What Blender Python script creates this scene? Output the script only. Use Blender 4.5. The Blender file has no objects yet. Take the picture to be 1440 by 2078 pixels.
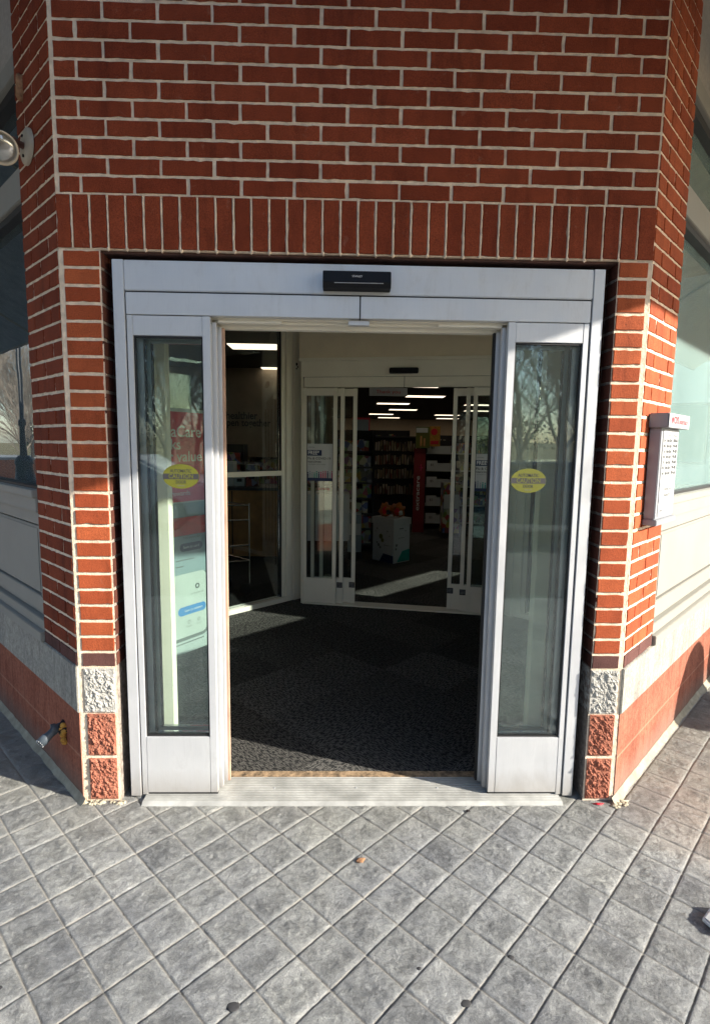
import bpy, bmesh, math, random
from mathutils import Vector, Matrix, noise
R = math.radians
random.seed(7)
scn = bpy.context.scene
col = scn.collection

# ------------------------------------------------------------------ camera
yaw, pit, rol = -0.0232, 0.1201, 0.0139
CAM = Vector((1.1136, -2.2713, 1.5606))
right = Vector((math.cos(yaw), math.sin(yaw), 0))
f0 = Vector((-math.sin(yaw), math.cos(yaw), 0))
fwd = f0 * math.cos(pit) - Vector((0, 0, 1)) * math.sin(pit)
up = f0 * math.sin(pit) + Vector((0, 0, 1)) * math.cos(pit)
Rx = right * math.cos(rol) + up * math.sin(rol)
Ux = up * math.cos(rol) - right * math.sin(rol)
cd = bpy.data.cameras.new('camera')
cam = bpy.data.objects.new('camera', cd)
col.objects.link(cam)
m = Matrix((Rx, Ux, -fwd)).transposed().to_4x4()
m.translation = CAM
cam.matrix_world = m
cd.sensor_fit = 'HORIZONTAL'
cd.sensor_width = 36
cd.lens = 36 * 1122.0 / 1440
cd.clip_start = 0.05
cd.clip_end = 2000
scn.camera = cam

# ------------------------------------------------------------------ world, sun, exposure
SUN_AZ, SUN_EL = R(21.5), R(24)      # azimuth from +X towards -Y
sd = Vector((math.cos(SUN_AZ) * math.cos(SUN_EL), -math.sin(SUN_AZ) * math.cos(SUN_EL), math.sin(SUN_EL)))
w = bpy.data.worlds.new('World')
scn.world = w
w.use_nodes = True
nt = w.node_tree
sky = nt.nodes.new('ShaderNodeTexSky')
sky.sky_type = 'NISHITA'
sky.sun_disc = False
sky.sun_elevation = SUN_EL
sky.sun_rotation = R(90) + SUN_AZ
sky.air_density = 1.0
sky.ozone_density = 1.8
sky.dust_density = 1.0
nt.links.new(sky.outputs[0], nt.nodes['Background'].inputs[0])
nt.nodes['Background'].inputs[1].default_value = 0.105
sl = bpy.data.lights.new('sun', 'SUN')
sl.energy = 4.1
sl.angle = R(0.5)
sl.color = (1.0, 0.93, 0.82)
so = bpy.data.objects.new('sun', sl)
so.rotation_euler = sd.to_track_quat('Z', 'Y').to_euler()
col.objects.link(so)
vs = scn.view_settings
vs.view_transform = 'Standard'
vs.look = 'None'
vs.exposure = 1.55
vs.gamma = 1.0
scn.render.engine = 'CYCLES'
scn.cycles.max_bounces = 14
scn.cycles.transparent_max_bounces = 40
scn.cycles.glossy_bounces = 6
scn.cycles.diffuse_bounces = 5
scn.cycles.caustics_reflective = False
scn.cycles.caustics_refractive = False

# ------------------------------------------------------------------ helpers
LOC = {}

def link(o, parent=None):
    col.objects.link(o)
    if parent is not None:
        o.parent = parent
    return o

def tag(o, label=None, cat=None, group=None, kind=None):
    if label: o['label'] = label
    if cat: o['category'] = cat
    if group: o['group'] = group
    if kind: o['kind'] = kind
    return o

def thing(name, label, cat, loc, group=None):
    o = bpy.data.objects.new(name, None)
    o.empty_display_size = 0.2
    o.location = loc
    link(o)
    LOC[o.name] = Vector(loc)
    return tag(o, label, cat, group)

class Frame:
    """local axes: u along a surface, n outward from it, z up"""
    def __init__(s, o, u, n):
        s.o = Vector(o); s.u = Vector(u).normalized(); s.n = Vector(n).normalized(); s.z = Vector((0, 0, 1))
    def p(s, u, n, z):
        return s.o + s.u * u + s.n * n + s.z * z

q = math.sqrt(.5)
W = 11.5 * .2032
C = .0677
FR = Frame((0, 0, 0), (1, 0, 0), (0, -1, 0))
LW = Frame((0, 0, 0), (-q, q, 0), (-q, -q, 0))
RW = Frame((W, 0, 0), (q, q, 0), (q, -q, 0))
XY = Frame((0, 0, 0), (1, 0, 0), (0, 1, 0))
ia = R(-11.5)
ID = Frame((.715, 3.036, 0), (math.cos(ia), math.sin(ia), 0), (math.sin(ia), -math.cos(ia), 0))
GP = Frame((.564, 3.10, 0), (-q, -q, 0), (q, -q, 0))
RREV = Frame((2.197, 0, 0), (0, 1, 0), (-1, 0, 0))
LREV = Frame((.165, 0, 0), (0, 1, 0), (1, 0, 0))

class MB:
    def __init__(s):
        s.v = []; s.f = []; s.m = []; s.sm = []
    def add(s, vs, fs, m=0, smooth=False):
        b = len(s.v)
        s.v += [Vector(x) for x in vs]
        for f in fs:
            s.f.append([b + i for i in f]); s.m.append(m); s.sm.append(smooth)
        return s
    def box(s, fr, u0, u1, n0, n1, z0, z1, m=0):
        P = fr.p
        vs = [P(a, b, c) for a in (u0, u1) for b in (n0, n1) for c in (z0, z1)]
        return s.add(vs, [(0, 1, 3, 2), (4, 6, 7, 5), (0, 4, 5, 1), (2, 3, 7, 6), (0, 2, 6, 4), (1, 5, 7, 3)], m)
    def quad(s, pts, m=0):
        return s.add(pts, [tuple(range(len(pts)))], m)
    def tube(s, a, b, r0, r1=None, k=10, m=0, cap=True, smooth=True):
        a = Vector(a); b = Vector(b); r1 = r0 if r1 is None else r1
        d = (b - a).normalized()
        x = d.orthogonal().normalized(); y = d.cross(x)
        vs = []
        for c, r in ((a, r0), (b, r1)):
            for i in range(k):
                t = 2 * math.pi * i / k
                vs.append(c + x * (r * math.cos(t)) + y * (r * math.sin(t)))
        s.add(vs, [(i, (i + 1) % k, k + (i + 1) % k, k + i) for i in range(k)], m, smooth)
        if cap:
            s.add(vs[:k], [tuple(range(k))], m); s.add(vs[k:], [tuple(range(k))], m)
        return s
    def lathe(s, a, d, prof, k=24, m=0, smooth=True):
        a = Vector(a); d = Vector(d).normalized()
        x = d.orthogonal().normalized(); y = d.cross(x)
        vs = []
        for h, r in prof:
            for i in range(k):
                t = 2 * math.pi * i / k
                vs.append(a + d * h + x * (r * math.cos(t)) + y * (r * math.sin(t)))
        fs = []
        for j in range(len(prof) - 1):
            for i in range(k):
                fs.append((j * k + i, j * k + (i + 1) % k, (j + 1) * k + (i + 1) % k, (j + 1) * k + i))
        s.add(vs, fs, m, smooth)
        s.add(vs[:k], [tuple(range(k))], m); s.add(vs[-k:], [tuple(range(k))], m)
        return s
    def blob(s, c, rx, ry, rz, sub=2, amp=.2, freq=3, seed=0, m=0, smooth=True):
        bm = bmesh.new(); bmesh.ops.create_icosphere(bm, subdivisions=sub, radius=1)
        vs = []
        for v in bm.verts:
            k = 1 + amp * noise.noise(v.co * freq + Vector((seed * 7.3, seed, 0)))
            vs.append(Vector(c) + Vector((v.co.x * rx * k, v.co.y * ry * k, v.co.z * rz * k)))
        fs = [[v.index for v in f.verts] for f in bm.faces]
        bm.free()
        return s.add(vs, fs, m, smooth)
    def build(s, name, mats, parent=None, label=None, bevel=0, seg=2, origin=None, doubles=False):
        me = bpy.data.meshes.new(name)
        if parent is not None:
            L = LOC[parent.name]
        elif origin is not None:
            L = Vector(origin)
        else:
            n = len(s.v)
            L = Vector((sum(v.x for v in s.v) / n, sum(v.y for v in s.v) / n, min(v.z for v in s.v)))
        me.from_pydata([v - L for v in s.v], [], s.f)
        if not isinstance(mats, (list, tuple)): mats = [mats]
        for mt in mats: me.materials.append(mt)
        for p, mi, sm in zip(me.polygons, s.m, s.sm):
            p.material_index = mi; p.use_smooth = sm
        bm = bmesh.new(); bm.from_mesh(me)
        if doubles: bmesh.ops.remove_doubles(bm, verts=bm.verts, dist=1e-5)
        bmesh.ops.recalc_face_normals(bm, faces=bm.faces)
        if bevel:
            es = [e for e in bm.edges if len(e.link_faces) == 2 and e.calc_face_angle(0) > R(50)]
            bmesh.ops.bevel(bm, geom=es, offset=bevel, segments=seg, affect='EDGES', clamp_overlap=True)
        bm.to_mesh(me); bm.free()
        o = bpy.data.objects.new(name, me)
        link(o, parent)
        if parent is None: o.location = L
        LOC[o.name] = L
        if label: o['label'] = label
        return o

def text(name, s, fr, uc, n, zc, h, mat, parent, wid=None, align='CENTER', thick=0.0008, flip=False, rot=0, spacing=1.0, bold=0):
    cu = bpy.data.curves.new(name, 'FONT')
    cu.body = s; cu.size = 1; cu.align_x = align; cu.align_y = 'CENTER'; cu.extrude = 0.0
    cu.resolution_u = 3; cu.space_line = spacing; cu.offset = bold
    o = bpy.data.objects.new(name, cu)
    col.objects.link(o)
    bpy.context.view_layer.update()
    me = bpy.data.meshes.new_from_object(o.evaluated_get(bpy.context.evaluated_depsgraph_get()))
    bpy.data.objects.remove(o)
    xs = [v.co.x for v in me.vertices]
    if not xs: return None
    sx = h
    if wid: sx = wid / (max(xs) - min(xs))
    L = LOC[parent.name]
    cr, sr = math.cos(rot), math.sin(rot)
    for v in me.vertices:
        x, y = v.co.x * sx * (-1 if flip else 1), v.co.y * h
        x, y = cr * x - sr * y, sr * x + cr * y
        v.co = fr.p(uc + x, n, zc + y) - L
    me.name = name
    me.materials.clear(); me.materials.append(mat)
    t = bpy.data.objects.new(name, me)
    link(t, parent)
    LOC[t.name] = L
    return t

# ------------------------------------------------------------------ materials
def mat(name):
    m = bpy.data.materials.new(name); m.use_nodes = True
    return m, m.node_tree, m.node_tree.nodes['Principled BSDF']

def N(nt, t, **kw):
    n = nt.nodes.new(t)
    for k, v in kw.items(): setattr(n, k, v)
    return n

def coords(nt, scale=1, rotz=0, sc=None):
    tc = N(nt, 'ShaderNodeNewGeometry')
    mp = N(nt, 'ShaderNodeMapping')
    mp.inputs['Scale'].default_value = sc or (scale, scale, scale)
    mp.inputs['Rotation'].default_value = (0, 0, rotz)
    nt.links.new(tc.outputs['Position'], mp.inputs['Vector'])
    return mp.outputs[0]

def noise_n(nt, vec, scale, detail=4, rough=.55, dist=0):
    n = N(nt, 'ShaderNodeTexNoise')
    n.inputs['Scale'].default_value = scale; n.inputs['Detail'].default_value = detail
    n.inputs['Roughness'].default_value = rough; n.inputs['Distortion'].default_value = dist
    nt.links.new(vec, n.inputs['Vector'])
    return n.outputs['Fac']

def ramp(nt, fac, stops):
    r = N(nt, 'ShaderNodeValToRGB')
    e = r.color_ramp.elements
    while len(e) < len(stops): e.new(0.5)
    for i, (p, c) in enumerate(stops):
        e[i].position = p; e[i].color = (*c, 1) if len(c) == 3 else c
    nt.links.new(fac, r.inputs[0])
    return r.outputs[0]

def mixc(nt, fac, a, b, mode='MIX'):
    x = N(nt, 'ShaderNodeMix', data_type='RGBA', blend_type=mode)
    for s, v in ((0, fac), (6, a), (7, b)):
        if isinstance(v, (int, float)): x.inputs[s].default_value = v
        elif isinstance(v, tuple): x.inputs[s].default_value = (*v, 1)
        else: nt.links.new(v, x.inputs[s])
    return x.outputs[2]

def math_n(nt, op, a, b=None, c=None):
    x = N(nt, 'ShaderNodeMath', operation=op)
    for i, v in enumerate((a, b, c)):
        if v is None: continue
        if isinstance(v, (int, float)): x.inputs[i].default_value = v
        else: nt.links.new(v, x.inputs[i])
    return x.outputs[0]

def bump(nt, h, dist, strength=1.0, prev=None):
    b = N(nt, 'ShaderNodeBump')
    b.inputs['Distance'].default_value = dist; b.inputs['Strength'].default_value = strength
    nt.links.new(h, b.inputs['Height'])
    if prev is not None: nt.links.new(prev, b.inputs['Normal'])
    return b.outputs[0]

def plain(name, c, rough=.6, metal=0, var=.12, vs=6, bmp=0, bs=80, spec=.5, coat=0):
    m, nt, b = mat(name)
    v = coords(nt)
    f = noise_n(nt, v, vs, 5)
    d = tuple(x * (1 - var) for x in c); l = tuple(min(1, x * (1 + var)) for x in c)
    nt.links.new(ramp(nt, f, [(.3, d), (.7, l)]), b.inputs['Base Color'])
    b.inputs['Roughness'].default_value = rough
    b.inputs['Metallic'].default_value = metal
    b.inputs['Specular IOR Level'].default_value = spec
    b.inputs['Coat Weight'].default_value = coat
    if bmp:
        nt.links.new(bump(nt, noise_n(nt, v, bs, 3), bmp), b.inputs['Normal'])
    return m

def brick_mat(name, c0, c1, stain=.25):
    m, nt, b = mat(name)
    v = coords(nt)
    g = N(nt, 'ShaderNodeNewGeometry')
    base = ramp(nt, g.outputs['Random Per Island'], [(0, c0), (.5, tuple((x + y) / 2 for x, y in zip(c0, c1))), (1, c1)])
    n1 = noise_n(nt, v, 9, 6, .65)
    base = mixc(nt, 1.0, base, ramp(nt, n1, [(.25, (.72, .70, .68)), (.6, (1, 1, 1)), (.85, (1.12, 1.1, 1.05))]), 'MULTIPLY')
    n2 = noise_n(nt, v, 260, 3, .7)
    base = mixc(nt, 1.0, base, ramp(nt, n2, [(.3, (.55, .52, .52)), (.5, (1, 1, 1)), (.75, (1.35, 1.35, 1.32))]), 'MULTIPLY')
    st = noise_n(nt, coords(nt, sc=(9, 9, 1.1)), 1.0, 5, .65)
    base = mixc(nt, 1.0, base, ramp(nt, st, [(.32, (.66, .64, .63)), (.48, (1, 1, 1)), (.75, (1.1, 1.08, 1.05))]), 'MULTIPLY')
    pit = noise_n(nt, v, 150, 2, .5)
    base = mixc(nt, ramp(nt, pit, [(.27, (.75, .75, .75)), (.33, (0, 0, 0))]), base, (.06, .016, .010))
    # light mortar dust smeared here and there
    n3 = noise_n(nt, v, 22, 6, .7, .6)
    dust = ramp(nt, n3, [(.62, (0, 0, 0)), (.8, (stain, stain, stain))])
    base = mixc(nt, dust, base, (.5, .36, .27))
    nt.links.new(base, b.inputs['Base Color'])
    b.inputs['Roughness'].default_value = .88
    b.inputs['Specular IOR Level'].default_value = .25
    w = N(nt, 'ShaderNodeTexNoise'); w.inputs['Scale'].default_value = 1; w.inputs['Detail'].default_value = 3
    nt.links.new(coords(nt, sc=(420, 420, 110)), w.inputs['Vector'])
    b1 = bump(nt, w.outputs['Fac'], .0016, .8)
    nt.links.new(bump(nt, noise_n(nt, v, 90, 5, .7), .002, .6, b1), b.inputs['Normal'])
    return m

M = {}
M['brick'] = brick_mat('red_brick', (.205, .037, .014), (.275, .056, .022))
M['brick_sunlit'] = brick_mat('red_brick_sunlit', (.33, .066, .024), (.44, .105, .038), .2)  # sunlit copy of the red brick, sunlight put into the colour
M['brick_reveal'] = brick_mat('shaded_dirty_reveal_brick', (.07, .024, .017), (.12, .038, .024), .1)  # dirt and the shade of the reveal both put into this darker colour
M['mortar_dirty_shaded'] = plain('dirty_shaded_mortar', (.26, .22, .19), .95, var=.45, vs=40, bmp=.004, bs=120, spec=.2)  # reveal joints, dirt plus painted shade
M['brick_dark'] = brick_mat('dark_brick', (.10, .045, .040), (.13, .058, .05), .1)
M['mortar'] = plain('mortar', (.80, .65, .49), .95, var=.2, vs=30, bmp=.003, bs=160, spec=.2)
M['sealant'] = plain('sealant', (.36, .32, .235), .9, var=.25, vs=18, bmp=.004, bs=70, spec=.2)
def alu_mat():
    m, nt, b = mat('anodised_aluminium')
    v = coords(nt)
    c = ramp(nt, noise_n(nt, v, 3, 5, .6), [(.3, (.60, .615, .635)), (.7, (.68, .69, .70))])
    sm = noise_n(nt, coords(nt, sc=(14, 14, 5)), 1, 7, .7, .5)
    c = mixc(nt, 1.0, c, ramp(nt, sm, [(.28, (.91, .905, .90)), (.45, (1, 1, 1))]), 'MULTIPLY')
    sc = noise_n(nt, coords(nt, sc=(260, 260, 9)), 1, 2, .5)
    c = mixc(nt, 1.0, c, ramp(nt, sc, [(.22, (.95, .95, .95)), (.36, (1, 1, 1)), (.75, (1.02, 1.02, 1.02))]), 'MULTIPLY')
    g = N(nt, 'ShaderNodeNewGeometry'); sx = N(nt, 'ShaderNodeSeparateXYZ'); nt.links.new(g.outputs['Position'], sx.inputs[0])
    lo = N(nt, 'ShaderNodeMapRange'); nt.links.new(math_n(nt, 'ADD', sx.outputs[2], math_n(nt, 'MULTIPLY', sm, -.16)), lo.inputs[0])
    lo.inputs[1].default_value = .06; lo.inputs[2].default_value = -.06; lo.inputs[3].default_value = 0; lo.inputs[4].default_value = .55
    c = mixc(nt, lo.outputs[0], c, (.33, .29, .24))          # splashed grit near the ground
    nt.links.new(c, b.inputs['Base Color'])
    b.inputs['Metallic'].default_value = .4
    nt.links.new(ramp(nt, sm, [(.3, (.58, .58, .58)), (.6, (.34, .34, .34))]), b.inputs['Roughness'])
    nt.links.new(bump(nt, noise_n(nt, v, 9, 3), .0006, .6), b.inputs['Normal'])
    return m
M['alu'] = alu_mat()
M['sill'] = plain('worn_sill', (.50, .50, .47), .5, metal=.4, var=.28, vs=9, bmp=.0008, bs=90)
M['alu_in'] = plain('painted_frame', (.84, .81, .71), .5, metal=.1, var=.04, vs=4)
M['gasket'] = plain('black_gasket', (.012, .012, .013), .6)
M['dark'] = plain('dark_void', (.010, .009, .009), .9)
M['black_plastic'] = plain('black_plastic', (.006, .007, .010), .5, spec=.2)
M['trim'] = plain('painted_trim', (.29, .28, .245), .6, var=.06, vs=3, bmp=.0006, bs=60)
M['stucco'] = plain('stucco', (.40, .37, .33), .9, var=.12, vs=60, bmp=.002, bs=260)
M['beige'] = plain('beige_panel', (.78, .70, .56), .7, var=.05)
M['film'] = plain('added_film', (.40, .50, .47), .5, var=.22, vs=2.2)
M['tan_canvas'] = plain('tan_canvas', (.38, .36, .29), .85, var=.15)
def film_mat():
    m, nt, b = mat('translucent_window_film')
    v = coords(nt)
    c = ramp(nt, noise_n(nt, v, 2.0, 4, .6), [(.3, (.42, .55, .50)), (.7, (.62, .70, .64))])
    nt.links.new(c, b.inputs['Base Color']); b.inputs['Roughness'].default_value = .6
    t = N(nt, 'ShaderNodeBsdfTranslucent'); nt.links.new(c, t.inputs[0])
    x = N(nt, 'ShaderNodeMixShader'); x.inputs[0].default_value = .62
    o = nt.nodes['Material Output']
    nt.links.new(b.outputs[0], x.inputs[1]); nt.links.new(t.outputs[0], x.inputs[2]); nt.links.new(x.outputs[0], o.inputs[0])
    return m
M['film'] = film_mat()
M['white_print'] = plain('white_print', (.55, .58, .60), .45, var=.03)
M['paper'] = plain('white_paper', (.62, .63, .63), .4, var=.03)
M['sign_face'] = plain('sign_face', (.40, .41, .41), .5, var=.03)
M['grey_strip'] = plain('grey_strip', (.33, .34, .35), .6)
M['grey_house'] = plain('grey_housing', (.26, .27, .29), .45, var=.06)
M['ink'] = plain('ink', (.03, .03, .035), .6)
M['ink_soft'] = plain('ink_soft', (.16, .17, .18), .6)
M['white_ink'] = plain('white_ink', (.85, .85, .85), .6)
M['red_ink'] = plain('red_ink', (.62, .012, .03), .5)
M['yellow'] = plain('decal_yellow', (.12, .125, .015), .45, var=.03)
M['poster_red'] = plain('poster_red', (.72, .05, .09), .5, var=.05)
M['poster_redband'] = plain('poster_redband', (.62, .03, .03), .5, var=.25, vs=14)
M['navy'] = plain('navy_print', (.012, .03, .10), .5)
M['blue'] = plain('blue_print', (.05, .25, .62), .5)
M['teal'] = plain('teal_print', (.01, .30, .26), .5)
M['pink'] = plain('pink_print', (.6, .03, .14), .5)
M['grey_blue'] = plain('grey_blue_print', (.30, .37, .42), .5, var=.05)
M['wood'] = plain('counter_wood', (.60, .29, .10), .45, var=.3, vs=5)
M['chrome'] = plain('chrome', (.75, .75, .75), .18, metal=1)
M['shelf'] = plain('shelf_grey', (.06, .06, .065), .6)
M['shelf_dark'] = plain('shelf_dark', (.018, .018, .02), .7)
M['store_wall'] = plain('store_wall', (.62, .50, .36), .8, var=.05)
M['slogan'] = plain('slogan_wall', (.30, .24, .18), .8, var=.1)
M['ceil'] = plain('dark_ceiling', (.035, .033, .03), .9)
M['navy_canvas'] = plain('navy_canvas', (.26, .33, .42), .85, var=.2)
M['bark'] = plain('bark', (.27, .23, .185), .95, var=.4, vs=5, bmp=.01, bs=20)
M['asphalt'] = plain('asphalt', (.075, .075, .078), .9, var=.25, vs=1.5, bmp=.003, bs=90)
M['kerb_yellow'] = plain('yellow_kerb_paint', (.55, .40, .05), .8, var=.2, vs=10)
M['concrete'] = plain('concrete', (.34, .33, .30), .9, var=.15, vs=4, bmp=.002, bs=90)
M['grass'] = plain('dry_grass', (.20, .17, .075), .95, var=.4, vs=3, bmp=.03, bs=30)
M['pale_wall'] = plain('pale_wall', (.62, .70, .66), .8, var=.08)
M['low_brick'] = plain('low_wall_brick', (.42, .16, .08), .9, var=.3, vs=20, bmp=.004, bs=50)
M['iron'] = plain('black_iron', (.012, .013, .015), .4, metal=.3)
M['car_paint'] = plain('car_paint', (.05, .06, .075), .25, metal=.5, var=.05, coat=.8)
M['tyre'] = plain('tyre', (.02, .02, .02), .85)
M['pvc'] = plain('grey_pipe', (.05, .065, .08), .5, var=.25, vs=25)
M['foam'] = plain('orange_foam', (.52, .26, .045), .9, var=.3, vs=40, bmp=.006, bs=90)
M['mud'] = plain('dried_mud', (.38, .20, .10), .95, var=.4, vs=50, bmp=.004, bs=120)
M['gum'] = plain('old_gum', (.035, .035, .037), .85, var=.3, vs=60)
M['hole'] = plain('dark_hole', (.015, .010, .010), .9)
M['reveal_metal'] = plain('rusty_lintel', (.09, .04, .03), .8, var=.4, vs=20)
M['worn'] = plain('worn_floor_edge', (.26, .18, .105), .9, var=.75, vs=38, bmp=.003, bs=60)
M['edge_tan'] = plain('tan_edge_seal', (.48, .31, .22), .7, var=.2, vs=10)
M['bag'] = plain('orange_bag', (.42, .12, .02), .35, var=.5, vs=12)
M['leaf'] = plain('bush_leaf', (.055, .065, .03), .8, var=.5, vs=2)
M['plastic_grey'] = plain('lamp_body', (.46, .39, .29), .45, var=.06)

def emit(name, c, s):
    m, nt, b = mat(name)
    b.inputs['Base Color'].default_value = (*c, 1)
    b.inputs['Emission Color'].default_value = (*c, 1); b.inputs['Emission Strength'].default_value = s
    return m
M['tube'] = emit('lit_ceiling_panel', (1, .84, .64), .80)

def glass(name, tint=(.90, .95, .93), boost=1.0, rough=0.0, base=0.0):
    m = bpy.data.materials.new(name); m.use_nodes = True
    nt = m.node_tree; nt.nodes.clear()
    o = N(nt, 'ShaderNodeOutputMaterial'); mx = N(nt, 'ShaderNodeMixShader')
    t = N(nt, 'ShaderNodeBsdfTransparent'); g = N(nt, 'ShaderNodeBsdfGlossy'); f = N(nt, 'ShaderNodeFresnel')
    t.inputs[0].default_value = (*tint, 1)
    g.inputs['Roughness'].default_value = rough; g.inputs[0].default_value = (.95, .98, 1, 1)
    f.inputs[0].default_value = 1.5
    k = math_n(nt, 'MULTIPLY_ADD', f.outputs[0], boost, base)
    k.node.use_clamp = True
    # very slight waviness of rolled glass
    b = bump(nt, noise_n(nt, coords(nt), 3.0, 1), .0004, 1)
    nt.links.new(b, g.inputs['Normal'])
    nt.links.new(k, mx.inputs[0]); nt.links.new(t.outputs[0], mx.inputs[1]); nt.links.new(g.outputs[0], mx.inputs[2])
    nt.links.new(mx.outputs[0], o.inputs[0])
    return m
M['glass'] = glass('door_glass', (.925, .965, .945), 1.05, base=.0)
M['glass_in'] = glass('inner_glass', (.94, .97, .96), 1.0)
M['glass_win'] = glass('window_glass', (.88, .94, .92), 1.5)
def dusty_glass(name='dusty_window_glass', tint=(.86, .92, .90), boost=1.3, lo=.07, hi=.19, dcol=(.62, .80, .76, 1), sc=(5, 5, 1.3)):
    m = glass(name, tint, boost)
    nt = m.node_tree
    o = [n for n in nt.nodes if n.type == 'OUTPUT_MATERIAL'][0]
    src = o.inputs[0].links[0].from_socket
    d = N(nt, 'ShaderNodeBsdfDiffuse'); d.inputs[0].default_value = dcol
    x = N(nt, 'ShaderNodeMixShader')
    f = ramp(nt, noise_n(nt, coords(nt, sc=sc), 1.0, 5, .65), [(.25, (lo, lo, lo)), (.75, (hi, hi, hi))])
    nt.links.new(f, x.inputs[0]); nt.links.new(src, x.inputs[1]); nt.links.new(d.outputs[0], x.inputs[2]); nt.links.new(x.outputs[0], o.inputs[0])
    return m
M['glass_dusty'] = dusty_glass()
M['glass_win'] = dusty_glass('hazy_window_glass', (.88, .94, .92), 1.4, .03, .07, (.55, .68, .70, 1))
M['glass_door_dusty'] = dusty_glass('dusty_door_glass', (.925, .965, .945), 1.25, .006, .034, (.72, .82, .80, 1), (9, 9, .8))
M['lens'] = glass('lamp_lens', (.9, .9, .88), 2.0, .1, .1)

def split_mat(name, c0, c1):
    m, nt, b = mat(name)
    v = coords(nt)
    base = ramp(nt, noise_n(nt, v, 35, 7, .7), [(.3, c0), (.62, c1)])
    base = mixc(nt, 1.0, base, ramp(nt, noise_n(nt, v, 320, 2, .6), [(.35, (.7, .7, .7)), (.6, (1.08, 1.08, 1.08))]), 'MULTIPLY')
    nt.links.new(base, b.inputs['Base Color'])
    b.inputs['Roughness'].default_value = .95; b.inputs['Specular IOR Level'].default_value = .15
    nt.links.new(bump(nt, noise_n(nt, v, 120, 6, .75), .006, .9), b.inputs['Normal'])
    return m
M['split_white'] = split_mat('split_white', (.42, .405, .37), (.56, .54, .49))
M['split_red'] = split_mat('split_red', (.30, .10, .062), (.46, .19, .125))

def ground_smooth_block(name, c0, c1, lc, pu, fr_dir):
    """smooth ground-face block with faint joints every 0.2 m up and pu m along"""
    m, nt, b = mat(name)
    v = coords(nt)
    base = ramp(nt, noise_n(nt, v, 5, 6, .6), [(.3, c0), (.7, c1)])
    base = mixc(nt, 1.0, base, ramp(nt, noise_n(nt, coords(nt, sc=(30, 30, 4)), 4, 3, .6), [(.35, (.82, .82, .82)), (.6, (1.06, 1.06, 1.06))]), 'MULTIPLY')
    sp_ = noise_n(nt, v, 55, 7, .8)
    base = mixc(nt, 1.0, base, ramp(nt, sp_, [(.34, (.68, .66, .66)), (.5, (1, 1, 1)), (.66, (1.3, 1.3, 1.28))]), 'MULTIPLY')
    pits = noise_n(nt, v, 140, 3, .7)
    base = mixc(nt, 1.0, base, ramp(nt, pits, [(.28, (.5, .5, .5)), (.42, (1, 1, 1))]), 'MULTIPLY')
    g = N(nt, 'ShaderNodeNewGeometry')
    sx = N(nt, 'ShaderNodeSeparateXYZ'); nt.links.new(g.outputs['Position'], sx.inputs[0])
    zc = math_n(nt, 'ABSOLUTE', math_n(nt, 'SUBTRACT', sx.outputs[2], .203))
    line = math_n(nt, 'LESS_THAN', zc, .005)
    base = mixc(nt, math_n(nt, 'MULTIPLY', line, .55), base, lc)
    sk = noise_n(nt, coords(nt, sc=(16, 16, 1.6)), 1, 6, .7)
    base = mixc(nt, 1.0, base, ramp(nt, sk, [(.3, (.70, .68, .68)), (.48, (1, 1, 1)), (.72, (1.12, 1.12, 1.12))]), 'MULTIPLY')
    gr = N(nt, 'ShaderNodeMapRange'); nt.links.new(math_n(nt, 'ADD', sx.outputs[2], math_n(nt, 'MULTIPLY', sk, -.22)), gr.inputs[0])
    gr.inputs[1].default_value = .05; gr.inputs[2].default_value = -.09; gr.inputs[3].default_value = 0; gr.inputs[4].default_value = .75
    base = mixc(nt, gr.outputs[0], base, (.20, .15, .12))
    vm = N(nt, 'ShaderNodeMath', operation='FLOORED_MODULO'); nt.links.new(math_n(nt, 'MULTIPLY', sx.outputs[1], 1.4142), vm.inputs[0]); vm.inputs[1].default_value = pu
    vj = math_n(nt, 'LESS_THAN', vm.outputs[0], .006)
    base = mixc(nt, math_n(nt, 'MULTIPLY', vj, .4), base, lc)
    nt.links.new(base, b.inputs['Base Color'])
    b.inputs['Roughness'].default_value = .93; b.inputs['Specular IOR Level'].default_value = .2
    nt.links.new(bump(nt, pits, .003, .8), b.inputs['Normal'])
    return m
M['base_red'] = ground_smooth_block('base_red', (.27, .088, .055), (.37, .140, .088), (.45, .24, .16), .4, 0)
M['band_white'] = ground_smooth_block('band_white', (.29, .28, .25), (.40, .38, .33), (.35, .35, .31), .4, 0)

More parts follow.
